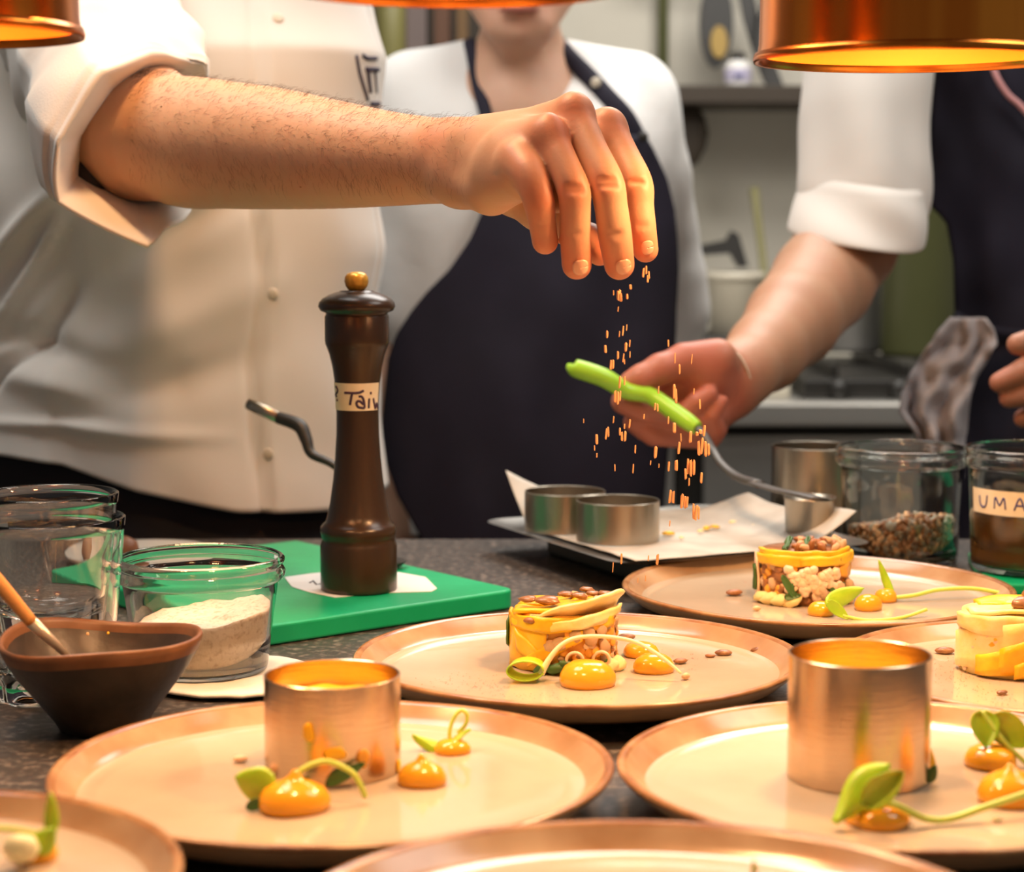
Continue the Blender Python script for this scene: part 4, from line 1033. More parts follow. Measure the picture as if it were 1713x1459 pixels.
        strip('pale_skin', -1.95, -1.35, h*.45, h*.45, h*.85, 'shallot', .002, r*1.04)
        strip('green_skin', -1.6, -1.38, h*.42, h*.40, h*.50, 'herb', .0015, r*1.09)
        for i in range(60): a = rn.gauss(.10, .30); bit('cauliflower_piece', 'shallot', a, h*(.48+rn.gauss(0, .13)), .0040, r*1.05, st=(1, .8, 1))
        for i in range(14): bit('nut_piece', 'nut', rn.uniform(.1, 1.2), .003+rn.random()*.012, .0042, r*1.1, st=(1, .9, 1))
        for i in range(4): bit('broth_bead', 'squashpale', -1.1+i*.25, .004, .0065, r*1.08, st=(1.2, .9, .7))
        for a in (-.35, .5, .7): bit('herb_piece', 'herb', a, h*.25, .005, r*1.08, st=(.6, .5, 1.6))
        for i in range(26): piece(*(('nut_piece', chunk('nut', i % 3)) if i % 2 else ('brown_piece', chunk('brownbit', i % 3))), t, (rn.uniform(-.2, .8)*r, rn.uniform(-.7, .6)*r, h*1.0+.002), (i, i*2, i*3), (.0045, .003, .0026))
        for x in (-.5, -.1): slab('green_slice', [(r*x, -r*.6, h*1.02), (r*(x+.15), 0, h*1.06), (r*(x+.25), r*.3, h*1.1)], .004, 'herb')
    if kind == 'pale':
        strip('squash_strip', -1.7, .2, h*.30, h*.66, h*.62, 'squashpale', .003, r*1.0, .1)
        strip('squash_strip', -.9, .9, h*.20, h*.42, h*.40, 'squash', .003, r*1.03)
        strip('squash_strip', -.45, 1.4, h*.30, h*.72, h*.50, 'squash', .003, r*1.05)
        strip('squash_strip', -.2, 1.5, h*.14, h*.60, h*.30, 'squash', .003, r*1.08)
        strip('squash_strip', -1.5, 1.5, h*.82, h*.88, h*.30, 'squashpale', .003, r*1.02)
        slab('squash_slice', [(-r*.85, -r*.2, h*.98), (0, -r*.25, h*1.02), (r*.8, -r*.1, h*1.04)], .040, 'squashpale')
        slab('squash_slice', [(-r*.6, r*.3, h*1.0), (.1*r, r*.3, h*1.05), (r*.8, r*.3, h*1.05)], .030, 'squash')
        for i in range(50):
            a = rn.uniform(-1.6, -.3); bit(*rn.choice([('squash_dice', 'squash'), ('onion_piece', 'shallot')]), a, rn.uniform(.003, h*.8), .0026)
        piece('walnut_piece', chunk('seed', 1), t, (.1*r, -.45*r, h*1.12), (.2, .1, .3), (.010, .007, .0045), )
        piece('walnut_piece', chunk('seed', 2), t, (.35*r, .0, h*1.18), (.2, .4, .9), (.009, .007, .005))
    return t
tm = G(943, 1108, FZ); timbale('yellow squash timbale with seeds on the middle plate, being finished', tm, .0352, .0385, 'mid', 11)
tf = G(1343, 1000, FZ); timbale('timbale with orange top band and pale cauliflower on the farthest plate', tf, .0345, .0400, 'far', 12)
tq = G(1692, 1118, FZ); timbale('pale yellow timbale topped with a walnut at the right edge', tq, .0352, .0400, 'pale', 13)
# squash fillings inside the rings
for c_, r_, h_, lb in ((R1, .0338, .0375, 'yellow squash filling inside the shorter ring'), (R4, .0348, .046, 'yellow squash filling inside the taller ring')):
    def wob2(a, r, z, h_=h_): return r, (z+.0016*nz((math.cos(a)*r*160, math.sin(a)*r*160, 0), 1, 4) if z > .01 else z)
    o = obj('squash_filling', lathe([(0, 0), (r_, 0), (r_, h_-.002), (r_*.85, h_), (r_*.6, h_+.001), (r_*.3, h_-.001), (0, h_)], 48, (0, 0, 0), wob2), M['squash'], loc=(c_.x, c_.y, FZ+.0002), local=True)
    tag(o, lb, 'food', 'squash fillings in the rings')

# falling crumbs -------------------------------------------------
CR = """320,72,9,45;333,60,8,40;340,100,9,36;346,84,7,40;205,178,14,44;216,186,14,40;210,165,12,30;260,138,12,24;183,165,5,25;245,182,9,24;204,240,5,24;153,357,9,35;145,424,11,38;
210,355,5,30;226,340,7,45;243,325,5,30;239,415,11,42;257,398,5,34;203,453,9,40;228,465,6,40;233,482,5,25;258,450,5,30;170,497,10,48;181,495,9,46;435,397,7,32;466,465,5,50;487,518,8,45;543,470,4,50;
212,578,9,60;233,570,7,40;390,612,6,36;462,620,12,66;470,640,12,70;553,620,5,30;580,678,8,45;190,642,11,56;202,650,11,60;213,640,8,50;374,690,8,38;386,694,8,34;323,735,6,25;435,752,6,36;462,787,15,50;
183,750,6,34;257,768,8,40;233,780,6,25;212,805,8,36;149,815,9,54;159,806,8,50;105,840,11,45;221,826,9,44;236,826,11,48;493,832,5,40;538,830,14,60;600,800,11,50;575,880,12,70;590,872,12,76;606,884,12,74;621,888,11,60;
484,880,11,55;283,885,6,40;376,900,13,56;353,948,5,22;392,962,4,22;437,965,8,44;472,960,13,50;189,972,5,32;273,975,6,46;515,1000,10,55;525,965,10,70;539,972,12,80;553,970,11,72;587,1017,11,52;531,1037,6,40;
443,1104,11,60;458,1106,11,58;498,1125,13,68;512,1130,11,60;523,1130,8,56;551,1172,9,70;563,1178,11,74;575,1180,9,60;95,880,5,25;106,914,5,22;219,1390,9,48;385,1393,12,52;180,1430,4,48;343,1388,5,30;442,1228,5,30;45,755,4,20;
330,1480,4,30;295,1490,3,24;583,805,14,22;568,815,12,20"""
rn = random.Random(21); crumb_me = {}
for i, s in enumerate(q for q in CR.replace('\n', '').split(';') if q.strip()):
    x, y, w_, h_ = [float(v) for v in s.split(',')]; px = 960+x/2.754; py = 430+y/2.754
    d = 1.272+(py-450)/500*.06+rn.uniform(-.012, .02)
    p = P(px, py, d); w2 = w_/2.754/2*d/F; h2 = h_/2.754/2*d/F
    k = i % 5
    if k not in crumb_me:
        bm = bmesh.new(); bmesh.ops.create_cube(bm, size=1.9); bmesh.ops.bevel(bm, geom=bm.edges[:], offset=.3, segments=1, affect='EDGES')
        for v in bm.verts: v.co *= 1+.25*noise.noise(v.co*1.3+Vector((k*3.3, 0, 0)))
        crumb_me[k] = mesh_of('spice_crumb', bm_vf(bm), M['crumb'], False); bm.free()
    o = bpy.data.objects.new('spice_crumb', crumb_me[k]); COL.objects.link(o)
    o.location = p; o.scale = (w2, min(w2, .0018), h2); o.rotation_euler = (0, rn.uniform(-.05, .12), rn.uniform(0, .6))
    tag(o, 'orange spice crumb falling from the pinching fingers towards the plates', 'crumb', 'falling spice crumbs')

# ============================================================ PEOPLE
def flush_attr(me, off, pts):
    a = me.attributes.new('flush', 'FLOAT', 'POINT'); v = np.empty(len(me.vertices)*3); me.vertices.foreach_get('co', v)
    v = v.reshape(-1, 3)+np.array(off); f = np.zeros(len(v))
    for p, r, s in pts: f += s*np.exp(-((v-np.array(p))**2).sum(1)/(r*r))
    a.data.foreach_set('value', np.clip(f, 0, 1.2))
def head(fd, c, s, yaw=0, k=.012):
    """head prims: c centre of skull, facing -Y turned by yaw"""
    R = Matrix.Rotation(yaw, 3, 'Z')
    def q(x, y, z): return np.array(c)+np.array(R @ Vector((x, y, z)))*s
    fd.ell(q(0, .01, .035), np.array((.078, .096, .088))*s, k, R)
    fd.cone(q(0, -.018, -.02), q(0, -.048, -.078), .066*s, .029*s, .03*s)
    for g in (-1, 1):
        fd.cone(q(g*.045, -.02, -.03), q(g*.024, -.058, -.074), .026*s, .022*s, .02*s)
        fd.ell(q(g*.034, -.083, -.012), np.array((.020, .012, .016))*s, .010*s, R)
        fd.ell(q(g*.081, .012, -.008), np.array((.010, .020, .030))*s, .006*s, R)
        fd.cut(q(g*.030, -.106, .012), q(g*.034, -.104, .012), .012*s, .010*s)
    fd.cone(q(0, -.086, .018), q(0, -.107, -.020), .0065*s, .0088*s, .010*s)
    for g in (-1, 1): fd.cone(q(g*.010, -.095, -.022), q(g*.010, -.096, -.023), .0058*s, .0058*s, .006*s)
    for g in (-1, 1): fd.ell(q(g*.032, -.086, .0225), np.array((.015, .008, .0045))*s, .004*s, R)
    fd.cone(q(-.016, -.086, -.046), q(.016, -.086, -.046), .0085*s, .0085*s, .008*s)
    fd.cone(q(-.013, -.083, -.059), q(.013, -.083, -.059), .0085*s, .0085*s, .008*s)
    fd.cut(q(-.024, -.100, -.0525), q(.024, -.100, -.0525), .0035*s, .003*s)
    fd.cone(q(0, -.070, -.080), q(0, -.072, -.082), .016*s, .016*s, .014*s)
    return q
def face_parts(q, s, par, hair_len=.10, yaw=0):
    for g in (-1, 1):
        e = q(g*.032, -.0815, .012)
        obj('eye', xform(lathe([(0, -1), (.7, -.7), (1, 0), (.7, .7), (0, 1)], 16), Matrix.Translation(e) @ Matrix.Scale(.0108*s, 4)), M['eye'], par)
        e2_ = q(g*.032, -.0913, .012)
        obj('iris', xform(lathe([(0, -.3), (1, -.3), (.8, .2), (0, .3)], 14), Matrix.Translation(e2_) @ Matrix.Rotation(math.pi/2, 4, 'X') @ Matrix.Scale(.0058*s, 4)), M['hair'], par)
    lp = [q(x, y-.0045, z) for x, y, z in ((-.024, -.088, -.0505), (-.010, -.0945, -.0475), (0, -.0950, -.0485), (.010, -.0945, -.0475), (.024, -.088, -.0505))]
    obj('lips', join(tube(lp, [.0015*s, .0050*s, .0050*s, .0050*s, .0015*s], 8, samples=14), tube([Vector(p)+Vector((0, .0025*s, -.0095*s)) for p in lp], [.0015*s, .0055*s, .0065*s, .0055*s, .0015*s], 8, samples=14)), M['lips'], par)
    # hair cap
    fd = Field(q(0, 0, 0)-.16*s, q(0, 0, 0)+.18*s, .005)
    Rm = Matrix.Rotation(yaw, 3, 'Z')
    fd.ell(q(0, .022, .052), np.array((.088, .098, .088))*s, .01, Rm)
    fd.ell(q(0, .06, .012), np.array((.072, .058, .066))*s, .03, Rm)
    fd.cut(q(0, -.13, -.02), q(0, -.085, -.01), .075*s, .01)
    obj('hair', fd.mesh(2), M['hair'], par)

# ---------------- CHEF 1 (left, sprinkling) ----------------
ch = thing('person', 'cook in white jacket at left, bare forearm reaching out and pinching spice', 'person', (-.36, 2.08, 0))
H = 1.32 # reference depth
prm = []
def pp_(x, y, d): return np.array(P(x, y, d))
lo = np.min([pp_(100, 420, 1.70), pp_(100, 80, 1.18), pp_(100, 470, 1.18)], 0)-.01
pts_all = np.array([pp_(105, 90, 1.62), pp_(105, 420, 1.62), pp_(1115, 150, 1.22), pp_(1115, 480, 1.22), pp_(1115, 480, 1.35), pp_(105, 90, 1.5)])
lo = pts_all.min(0)-.012; hi = pts_all.max(0)+.012
lo[1] = 1.205; hi[1] = 1.665
VX = .00125
fd = Field(lo, hi, VX)
up = np.array(UP); tow = -np.array(FWD)
def R_(px, d): return px*d/F
arm = [(196, 214, 1.585, 78), (300, 236, 1.545, 108), (380, 243, 1.515, 106), (460, 249, 1.487, 101), (560, 259, 1.450, 90), (650, 266, 1.418, 79), (725, 269, 1.392, 72), (785, 272, 1.365, 69)]
armq = resample([P(*a[:3]) for a in arm], 40); armr = [v.x for v in resample([(R_(a[3], a[2]), 0, 0) for a in arm], 40)]
for i in range(39):
    fd.cone(armq[i], armq[i+1], armr[i], armr[i+1], 0, n=np.array(FWD), sc=.86)
fd.cone(pp_(232, 214, 1.59), pp_(262, 225, 1.585), R_(100, 1.59), R_(100, 1.585), .02)
fd.cone(pp_(150, 236, 1.60), pp_(215, 236, 1.58), R_(26, 1.6), R_(75, 1.58), .03)
# upper arm stub inside the sleeve
fd.cone(pp_(225, 205, 1.60), pp_(190, 100, 1.655), .047, .046, .02)
# carpus / back of hand / heel
W0 = pp_(785, 270, 1.365)
mcp = {'index': pp_(1016, 215, 1.318), 'middle': pp_(960, 193, 1.293), 'ring': pp_(918, 226, 1.274), 'pinky': pp_(872, 268, 1.262)}
fd.cone(pp_(760, 262, 1.375), pp_(860, 246, 1.335), .0235, .020, .010)
fd.cone(pp_(770, 300, 1.36), pp_(822, 318, 1.325), .0185, .0155, .012)     # heel, little-finger side
fd.cone(pp_(822, 312, 1.322), pp_(868, 300, 1.280), .0155, .0115, .010)
fd.cone(pp_(800, 262, 1.350), pp_(866, 266, 1.274), .018, .0112, .012)
fd.cone(pp_(850, 250, 1.300), pp_(905, 240, 1.282), .0125, .0110, .012)
fd.cone(pp_(815, 250, 1.348), mcp['ring'], .017, .0112, .012)
fd.cone(pp_(830, 238, 1.352), mcp['middle'], .016, .0122, .010)
fd.cone(pp_(845, 240, 1.362), mcp['index'], .016, .0118, .010)
fd.cone(pp_(880, 290, 1.315), pp_(975, 255, 1.325), .016, .012, .014)      # palm
# thumb base
fingers = {
 'pinky': [((862, 266, 1.276), .0100), ((884, 292, 1.260), .0104), ((900, 332, 1.256), .0100), ((907, 372, 1.260), .0087), ((912, 404, 1.265), .0082)],
 'ring':  [((918, 226, 1.274), .0108), ((942, 275, 1.262), .0100), ((959, 317, 1.256), .0104), ((962, 345, 1.257), .0098), ((962, 392, 1.262), .0096), ((965, 443, 1.270), .0094)],
 'middle':[((960, 193, 1.293), .0122), ((988, 250, 1.276), .0106), ((1014, 306, 1.264), .0112), ((1022, 345, 1.264), .0105), ((1029, 395, 1.268), .0106), ((1036, 443, 1.277), .0096)],
 'index': [((1016, 215, 1.318), .0118), ((1043, 262, 1.305), .0104), ((1064, 308, 1.292), .0108), ((1069, 345, 1.290), .0096), ((1074, 385, 1.290), .0092), ((1080, 418, 1.293), .0082)],
}
ff = Field(lo, hi, VX)
for nme, ch_ in fingers.items():
    g = Field(lo, hi, VX) if False else None
    # each finger: own smooth chain, united sharply with its neighbours
    ptsf = [pp_(*a) for a, r in ch_]; rf = [r for a, r in ch_]
    q = resample(ptsf, 26); rq = [v.x for v in resample([(r, 0, 0) for r in rf], 26)]
    for i in range(25): ff.cone(q[i], q[i+1], rq[i], rq[i+1], 0)
fd.cone(pp_(880, 285, 1.278), pp_(985, 245, 1.308), .0105, .0115, .010)       # flesh behind the roots of the fingers
fd.cone(pp_(893, 312, 1.276), pp_(1000, 285, 1.300), .0085, .0090, .008)
fd.cone(pp_(905, 340, 1.274), pp_(955, 335, 1.280), .0070, .0075, .006)
fd.cone(pp_(835, 285, 1.310), pp_(885, 295, 1.266), .0150, .0095, .010)
fd.group(ff, .0070)
del ff
# thumb, behind the fingers
th = [(pp_(820, 285, 1.352), .0175), (pp_(858, 318, 1.352), .0160), (pp_(900, 352, 1.345), .0125), (pp_(950, 380, 1.328), .0108), (pp_(985, 402, 1.308), .0098), (pp_(1003, 424, 1.298), .0080)]
for i in range(len(th)-1): fd.cone(th[i][0], th[i+1][0], th[i][1], th[i+1][1], .006)
# knuckle bumps and tendons
for k_, r in (('middle', .0080), ('index', .0065)):
    c_ = mcp[k_]+up*.0045+tow*.003; fd.ell(c_, (r, r, r), .006)
for k_ in ('middle', 'ring'):
    fd.cone(mcp[k_]+up*.009+tow*.002, pp_(840, 212, 1.34), .0032, .002, .006)
fd.ell(pp_(795, 235, 1.345), (.010, .008, .008), .012)      # ulnar head
# creases over the finger joints (shallow cuts on the side facing the viewer)
def crease(x, y, d, wpx, r=.0013, tilt=0):
    a = pp_(x-wpx, y+tilt, d); b = pp_(x+wpx, y-tilt, d); fd.cut(a, b, r, .0022)
for (x, y, d, w_) in [(960, 312, 1.2475, 12), (961, 321, 1.2470, 14), (1016, 300, 1.2545, 13), (1017, 311, 1.2540, 15), (962, 392, 1.2525, 11), (1029, 392, 1.2580, 13), (1030, 399, 1.2575, 13), (1075, 378, 1.2812, 9), (909, 378, 1.2520, 9), (1066, 304, 1.2826, 10)]:
    crease(x, y, d-.0012, w_, .0014)
hand_vf = fd.mesh(2); del fd
# coarse hidden rest of the body: upper arm, torso, neck, head
fb = Field((-.78, 1.50, .30), (.0, 2.42, 1.90), .011)
shR = np.array(P(95, -170, 1.93)); shL = np.array((-.25, 2.24, 1.46))
fb.cone(pp_(190, 100, 1.655), shR, .044, .042, .02)
fb.cone(shR, (-.36, 2.10, 1.43), .038, .045, .03); fb.cone(shL, (-.35, 2.12, 1.43), .035, .045, .03)
fb.cone((-.36, 2.10, 1.34), (-.36, 2.10, 1.0), .095, .095, .04)
fb.cone((-.345, 2.10, 1.43), (-.33, 2.07, 1.56), .054, .052, .03)
fb.cone(shL, (-.25, 2.31, 1.18), .046, .040, .02); fb.cone((-.25, 2.31, 1.18), (-.27, 2.30, .98), .038, .028, .02)
q1 = head(fb, (-.325, 2.05, 1.660), 1.0, .35)
body_vf = fb.mesh(2); del fb
bo = obj('body', np_join(hand_vf, body_vf), M['skin1'], ch)
fl = [(pp_(960, 180, 1.28), .010, .8), (pp_(925, 205, 1.262), .014, .7), (pp_(866, 252, 1.25), .016, .6), (pp_(1021, 205, 1.305), .012, .6), (pp_(1015, 304, 1.255), .010, .55), (pp_(960, 315, 1.247), .010, .6), (pp_(1064, 305, 1.283), .010, .7), (pp_(905, 335, 1.25), .010, .7),
      (pp_(730, 215, 1.36), .02, .5)]
for k_, ch_ in fingers.items(): fl.append((pp_(*ch_[-1][0]), .016, .75))
fl.append((th[-1][0], .02, .6))
fl = [(a_, b_*1.3, c_*.75) for a_, b_, c_ in fl]; flush_attr(bo.data, WL[ch], fl)
bv = bvh_of(bo)
# nails
def nail(x, y, wpx, hpx, bvh, par, rot=0):
    p, n = hit(x, y, bvh)
    if p is None: return
    d = (p-CAM).dot(FWD); n = n.normalized(); r = RGT*math.cos(rot)+UP*math.sin(rot); r = (r-n*r.dot(n)).normalized(); u_ = n.cross(r)
    if u_.dot(UP) < 0: u_ = -u_
    wr, hr = wpx/2*d/F, hpx/2*d/F
    def fn(u, v):
        a = u*2*math.pi; q = v; ca, sa = math.cos(a), math.sin(a)
        x_ = abs(ca)**.75*math.copysign(1, ca)*q; y_ = abs(sa)**.75*math.copysign(1, sa)*q
        h = .0011-.0016*x_*x_*(wr/.0045)-.0006*y_*y_
        return p+r*x_*wr+u_*y_*hr+n*h
    o = obj('fingernail', grid(fn, 28, 5), M['nail'], par); solid(o, .0005, -1)
nail(971, 447, 26, 27, bv, bo, .05); nail(1043, 446, 26, 27, bv, bo, .1); nail(1083, 414, 20, 24, bv, bo, .1)
# arm hair
rn = random.Random(5)
hv = []; hf = []
cnt = 0
while cnt < 2600:
    x = rn.uniform(215, 790)
    top = interp(x, [(215, 120), (300, 118), (450, 141), (600, 172), (740, 196), (800, 200)]); bot = interp(x, [(215, 330), (300, 345), (450, 352), (600, 350), (740, 345)])
    u_ = rn.random()
    y = top+(bot-top)*(u_**1.6*.82) if rn.random() < .8 else top+rn.random()*10
    if x > 640 and rn.random() < (x-640)/170: continue
    p, n = hit(x, y, bv); cnt += 1
    if p is None: continue
    sdn = (y-top)/(bot-top)
    dr = RGT*(.9-sdn*.7)+UP*(.25-sdn*1.15)+n*.55+Vector((rn.gauss(0, .22), rn.gauss(0, .22), rn.gauss(0, .22)))
    dr.normalize(); L = rn.uniform(.004, .0095); nn_ = n.normalized()
    q = [p, p+dr*L*.5, p+dr*L-nn_*L*.22+(UP*-.14+RGT*.06)*L]
    v, f = tube(q, [.00007, .00006, .00003], 3, caps=False); b0 = len(hv); hv += v; hf += [[i+b0 for i in z] for z in f]
hm = mat('arm_hair', (.10, .05, .025), .5)
o = obj('arm_hair', (hv, hf), hm, bo); o['kind'] = 'stuff'
for (x, y, r) in [(503, 313, .0011), (270, 178, .0008), (422, 303, .0006), (217, 164, .0008)]:
    p, n = hit(x, y, bv)
    if p is not None: obj('mole', xform(lathe([(0, -.5), (1, 0), (0, .6)], 10), Matrix.Translation(p) @ Matrix.Scale(r, 4)), M['brownbit'], bo)
# black band at the elbow
obj('elbow_band', tube([P(108, 235, 1.60), P(117, 262, 1.575), P(150, 300, 1.565), P(190, 318, 1.60)], [.009, .0105, .0095, .007], 12, flat=(FWD, .4), samples=20), M['black'], ch)

# jacket torso
def torso(secs, par, m, name, folds, nu=120, nv=90, open_top=True):
    """secs: (z, cx, cy, rx, ry, rot)"""
    Z = [s[0] for s in secs]
    def fn(u, v):
        z = Z[0]+(Z[-1]-Z[0])*v; cx, cy, rx, ry, ro = [float(np.interp(z, Z, [s[i] for s in secs])) for i in range(1, 6)]
        a = u*2*math.pi; n_ = 2.35
        c, s_ = math.cos(a), math.sin(a); x = rx*abs(c)**(2/n_)*math.copysign(1, c); y = ry*abs(s_)**(2/n_)*math.copysign(1, s_)
        X = cx+x*math.cos(ro)-y*math.sin(ro); Y = cy+x*math.sin(ro)+y*math.cos(ro)
        d_ = folds(X, Y, z, a); L = math.hypot(X-cx, Y-cy)
        return (X+(X-cx)/L*d_, Y+(Y-cy)/L*d_, z)
    return obj(name, grid(fn, nu, nv), m, par)
def fold1(X, Y, z, a):
    px = CX+X/1.95*F; py = interp(z, [(.93, 860), (1.0, 700), (1.2, 370), (1.4, 5)])
    d = .009*nz((X*1.0, Y, z*2.2), 5, 1)+.006*nz((X+z*.5, Y, z*.6), 13, 2)
    def fo(ax, c, w_, amp, m): return 1.35*amp*math.exp(-(((px*ax+py-c)/w_))**2)*max(0, min(1, m))
    d += fo(.35, 640, 45, .012, 1-abs(px-270)/220)+fo(.35, 740, 30, -.009, 1-abs(px-300)/180)
    d += fo(.55, 560, 26, -.009, 1-abs(px-330)/170)+fo(.5, 470, 20, .007, 1-abs(px-300)/150)
    d += fo(-.2, 640, 34, .010, 1-abs(px-90)/160)+fo(-.25, 560, 24, -.010, 1-abs(px-60)/150)
    d += fo(.9, 430, 24, .014, 1 if px < 110 else 1-(px-110)/80)+fo(1.1, 620, 24, -.012, 1 if px < 90 else 1-(px-90)/60)
    d += fo(1.3, 520, 18, .010, 1 if px < 90 else 1-(px-90)/60)+fo(.15, 770, 18, .008, 1-abs(px-150)/260)
    if Y < 2.12:                                  # button overlap and side seam
        d += .009/(1+math.exp(-(px-438-6*math.sin(py/60))/1.8))-.004*math.exp(-((px-430-6*math.sin(py/60))/7)**2)
        sx = interp(py, [(300, 170), (380, 152), (500, 128), (620, 95), (760, 70)]); d += .0028*math.exp(-((px-sx)/9)**2)
    if z < 1.0: d += .006*(1.0-z)/.07*math.sin(a*5+1)*.6
    return d
hemz = lambda X: 0
jk = torso([(.925, -.362, 2.085, .222, .150, -.18), (1.0, -.362, 2.085, .218, .148, -.18), (1.15, -.362, 2.085, .216, .146, -.18), (1.25, -.360, 2.085, .222, .148, -.18), (1.36, -.357, 2.088, .226, .150, -.18), (1.43, -.358, 2.10, .205, .125, -.18), (1.475, -.355, 2.10, .155, .090, -.18), (1.51, -.35, 2.10, .085, .070, -.18), (1.53, -.345, 2.10, .066, .062, -.18)], ch, M['shirt'], 'jacket', fold1, 200, 130)
# slope the hem: higher on the left of the picture
me = jk.data
for v_ in me.vertices:
    X = v_.co.x+WL[ch].x; z = v_.co.z
    if z < 1.08:
        t = (1.08-z)/(1.08-.925); px = CX+X/1.95*F
        hz = interp(px, [(-100, .972), (0, .968), (100, .962), (230, .938), (400, .918), (560, .915), (640, .925)])
        v_.co.z = 1.08-(1.08-hz)*t
solid(jk, .0018, -1)
jb = bvh_of(jk)
def surf_strokes(strokes, bvh, m, par, name, lift=.0012, ry=None):
    out = []
    for pts, wpx in strokes:
        q = []
        for i in range(9):
            t = i/8*(len(pts)-1); j = min(int(t), len(pts)-2); u_ = t-j
            x = pts[j][0]*(1-u_)+pts[j+1][0]*u_; y = pts[j][1]*(1-u_)+pts[j+1][1]*u_
            p, n = hit(x, y, bvh)
            if p is not None: q.append(p-FWD*lift)
        if len(q) > 1:
            d = (q[0]-CAM).dot(FWD); out.append(tube(q, wpx/2*d/F, 8, flat=(FWD, .25)))
    if out: return obj(name, join(*out), m, par)
surf_strokes([([(607, 93), (614, 98), (630, 98)], 7), ([(596, 93), (601, 122), (608, 146), (615, 168)], 7), ([(614, 116), (619, 155)], 9), ([(612, 116), (633, 117)], 8), ([(627, 120), (630, 156)], 5), ([(620, 174), (634, 174)], 8)], jb, M['logoink'], jk, 'chest_logo')
for (x, y) in [(457, 492), (465, 30), (449, 760)]:
    p, n = hit(x, y, jb)
    if p is not None: obj('button', xform(lathe([(0, -.001), (.0050, -.001), (.0058, .0006), (.0045, .0014), (0, .0010)], 20), Matrix.Translation(p) @ n.to_track_quat('Z', 'Y').to_matrix().to_4x4()), M['button'], jk)
# collar
obj('collar', lathe([(.068, 0), (.072, .02), (.070, .045), (.066, .045), (.066, .02)], 40, (-.345, 2.10, 1.50)), M['shirt'], jk)
# right sleeve: rolled cuff with a wide opening
S_in = [(300, 150, 1.66), (245, 140, 1.62), (195, 165, 1.60), (150, 220, 1.60), (140, 280, 1.60), (215, 320, 1.62), (280, 300, 1.66), (300, 220, 1.69)]
S_c0 = [(333, 112, 1.645), (250, 100, 1.545), (176, 126, 1.485), (104, 236, 1.475), (106, 328, 1.490), (241, 398, 1.515), (310, 348, 1.600), (326, 230, 1.700)]
S_c1 = [(341, 112, 1.650), (250, 84, 1.542), (158, 112, 1.476), (94, 232, 1.465), (100, 332, 1.486), (243, 406, 1.517), (318, 352, 1.605), (333, 230, 1.706)]
S_c2 = [(337, 100, 1.662), (245, 66, 1.556), (138, 90, 1.488), (72, 205, 1.482), (86, 310, 1.515), (220, 380, 1.560), (300, 335, 1.635), (325, 210, 1.722)]
S_c3 = [(326, 66, 1.690), (240, 38, 1.590), (128, 55, 1.530), (48, 160, 1.535), (64, 268, 1.585), (175, 330, 1.645), (268, 295, 1.705), (312, 170, 1.765)]
S_u1 = [(298, 5, 1.75), (210, -15, 1.65), (110, 5, 1.62), (38, 90, 1.65), (45, 190, 1.72), (130, 245, 1.79), (230, 220, 1.84), (285, 110, 1.84)]
S_u2 = [(275, -80, 1.84), (190, -110, 1.76), (80, -100, 1.74), (0, -20, 1.78), (0, 80, 1.86), (90, 130, 1.92), (190, 110, 1.96), (260, 20, 1.94)]
S_u3 = [(250, -180, 1.98), (180, -230, 1.90), (70, -240, 1.88), (-20, -150, 1.90), (-20, -30, 1.98), (70, 30, 2.05), (170, 10, 2.08), (235, -70, 2.06)]
def sl_disp(V, N, R):
    out = []
    for i, v in enumerate(V):
        r = i//N; k_ = i % N; c = sum((V[r*N+j] for j in range(0, N, 8)), Vector())/len(range(0, N, 8)); d = (v-c).normalized()
        amp = .0075 if r > 24 else .0030
        out.append(v+d*(amp*nz(v, 14, 3)*1.4+amp*.9*math.sin(nz(v, 7, 6)*9)*.6))
    return out
LP = [[P(*q) for q in s] for s in (S_in, S_c0, S_c1, S_c2, S_c3, S_u1, S_u2, S_u3)]
c_ = sum(LP[-1], Vector())/8
for tgt, sc_ in (((-.395, 2.045, 1.452), .80), ((-.36, 2.09, 1.455), .58)):
    LP.append([Vector(tgt)+(p-c_)*sc_ for p in LP[7]])
slv = obj('sleeve', loft(LP, 96, 10, disp=sl_disp, mix=.65), M['shirt'], jk, label='loosely rolled sleeve with open cuff'); solid(slv, .0016, -1)
def sleeve_tube(name, par, m, pts, rads, folds=.004, sc=7, n=40, samples=60, thick=.002, seed=1, endroll=0):
    q = resample(pts, samples); rr = [float(v) for v in np.interp(np.linspace(0, len(rads)-1, samples), range(len(rads)), rads)]
    v, f = tube(q, rr, n, caps=False); V = []
    for i, p in enumerate(v):
        c = q[i//n]; d = (Vector(p)-c).normalized(); V.append(tuple(Vector(p)+d*(folds*nz(p, sc, seed)+folds*.6*nz((p[0], p[1], p[2]*3), sc*2, seed+4))))
    o = obj(name, (V, f), m, par); solid(o, thick, -1); return o
sleeve_tube('sleeve', jk, M['shirt'], [(-.34, 2.13, 1.425), (shL[0], shL[1], shL[2]-.02), (-.25, 2.31, 1.30), (-.25, 2.32, 1.16)], [.060, .072, .066, .062], seed=4)
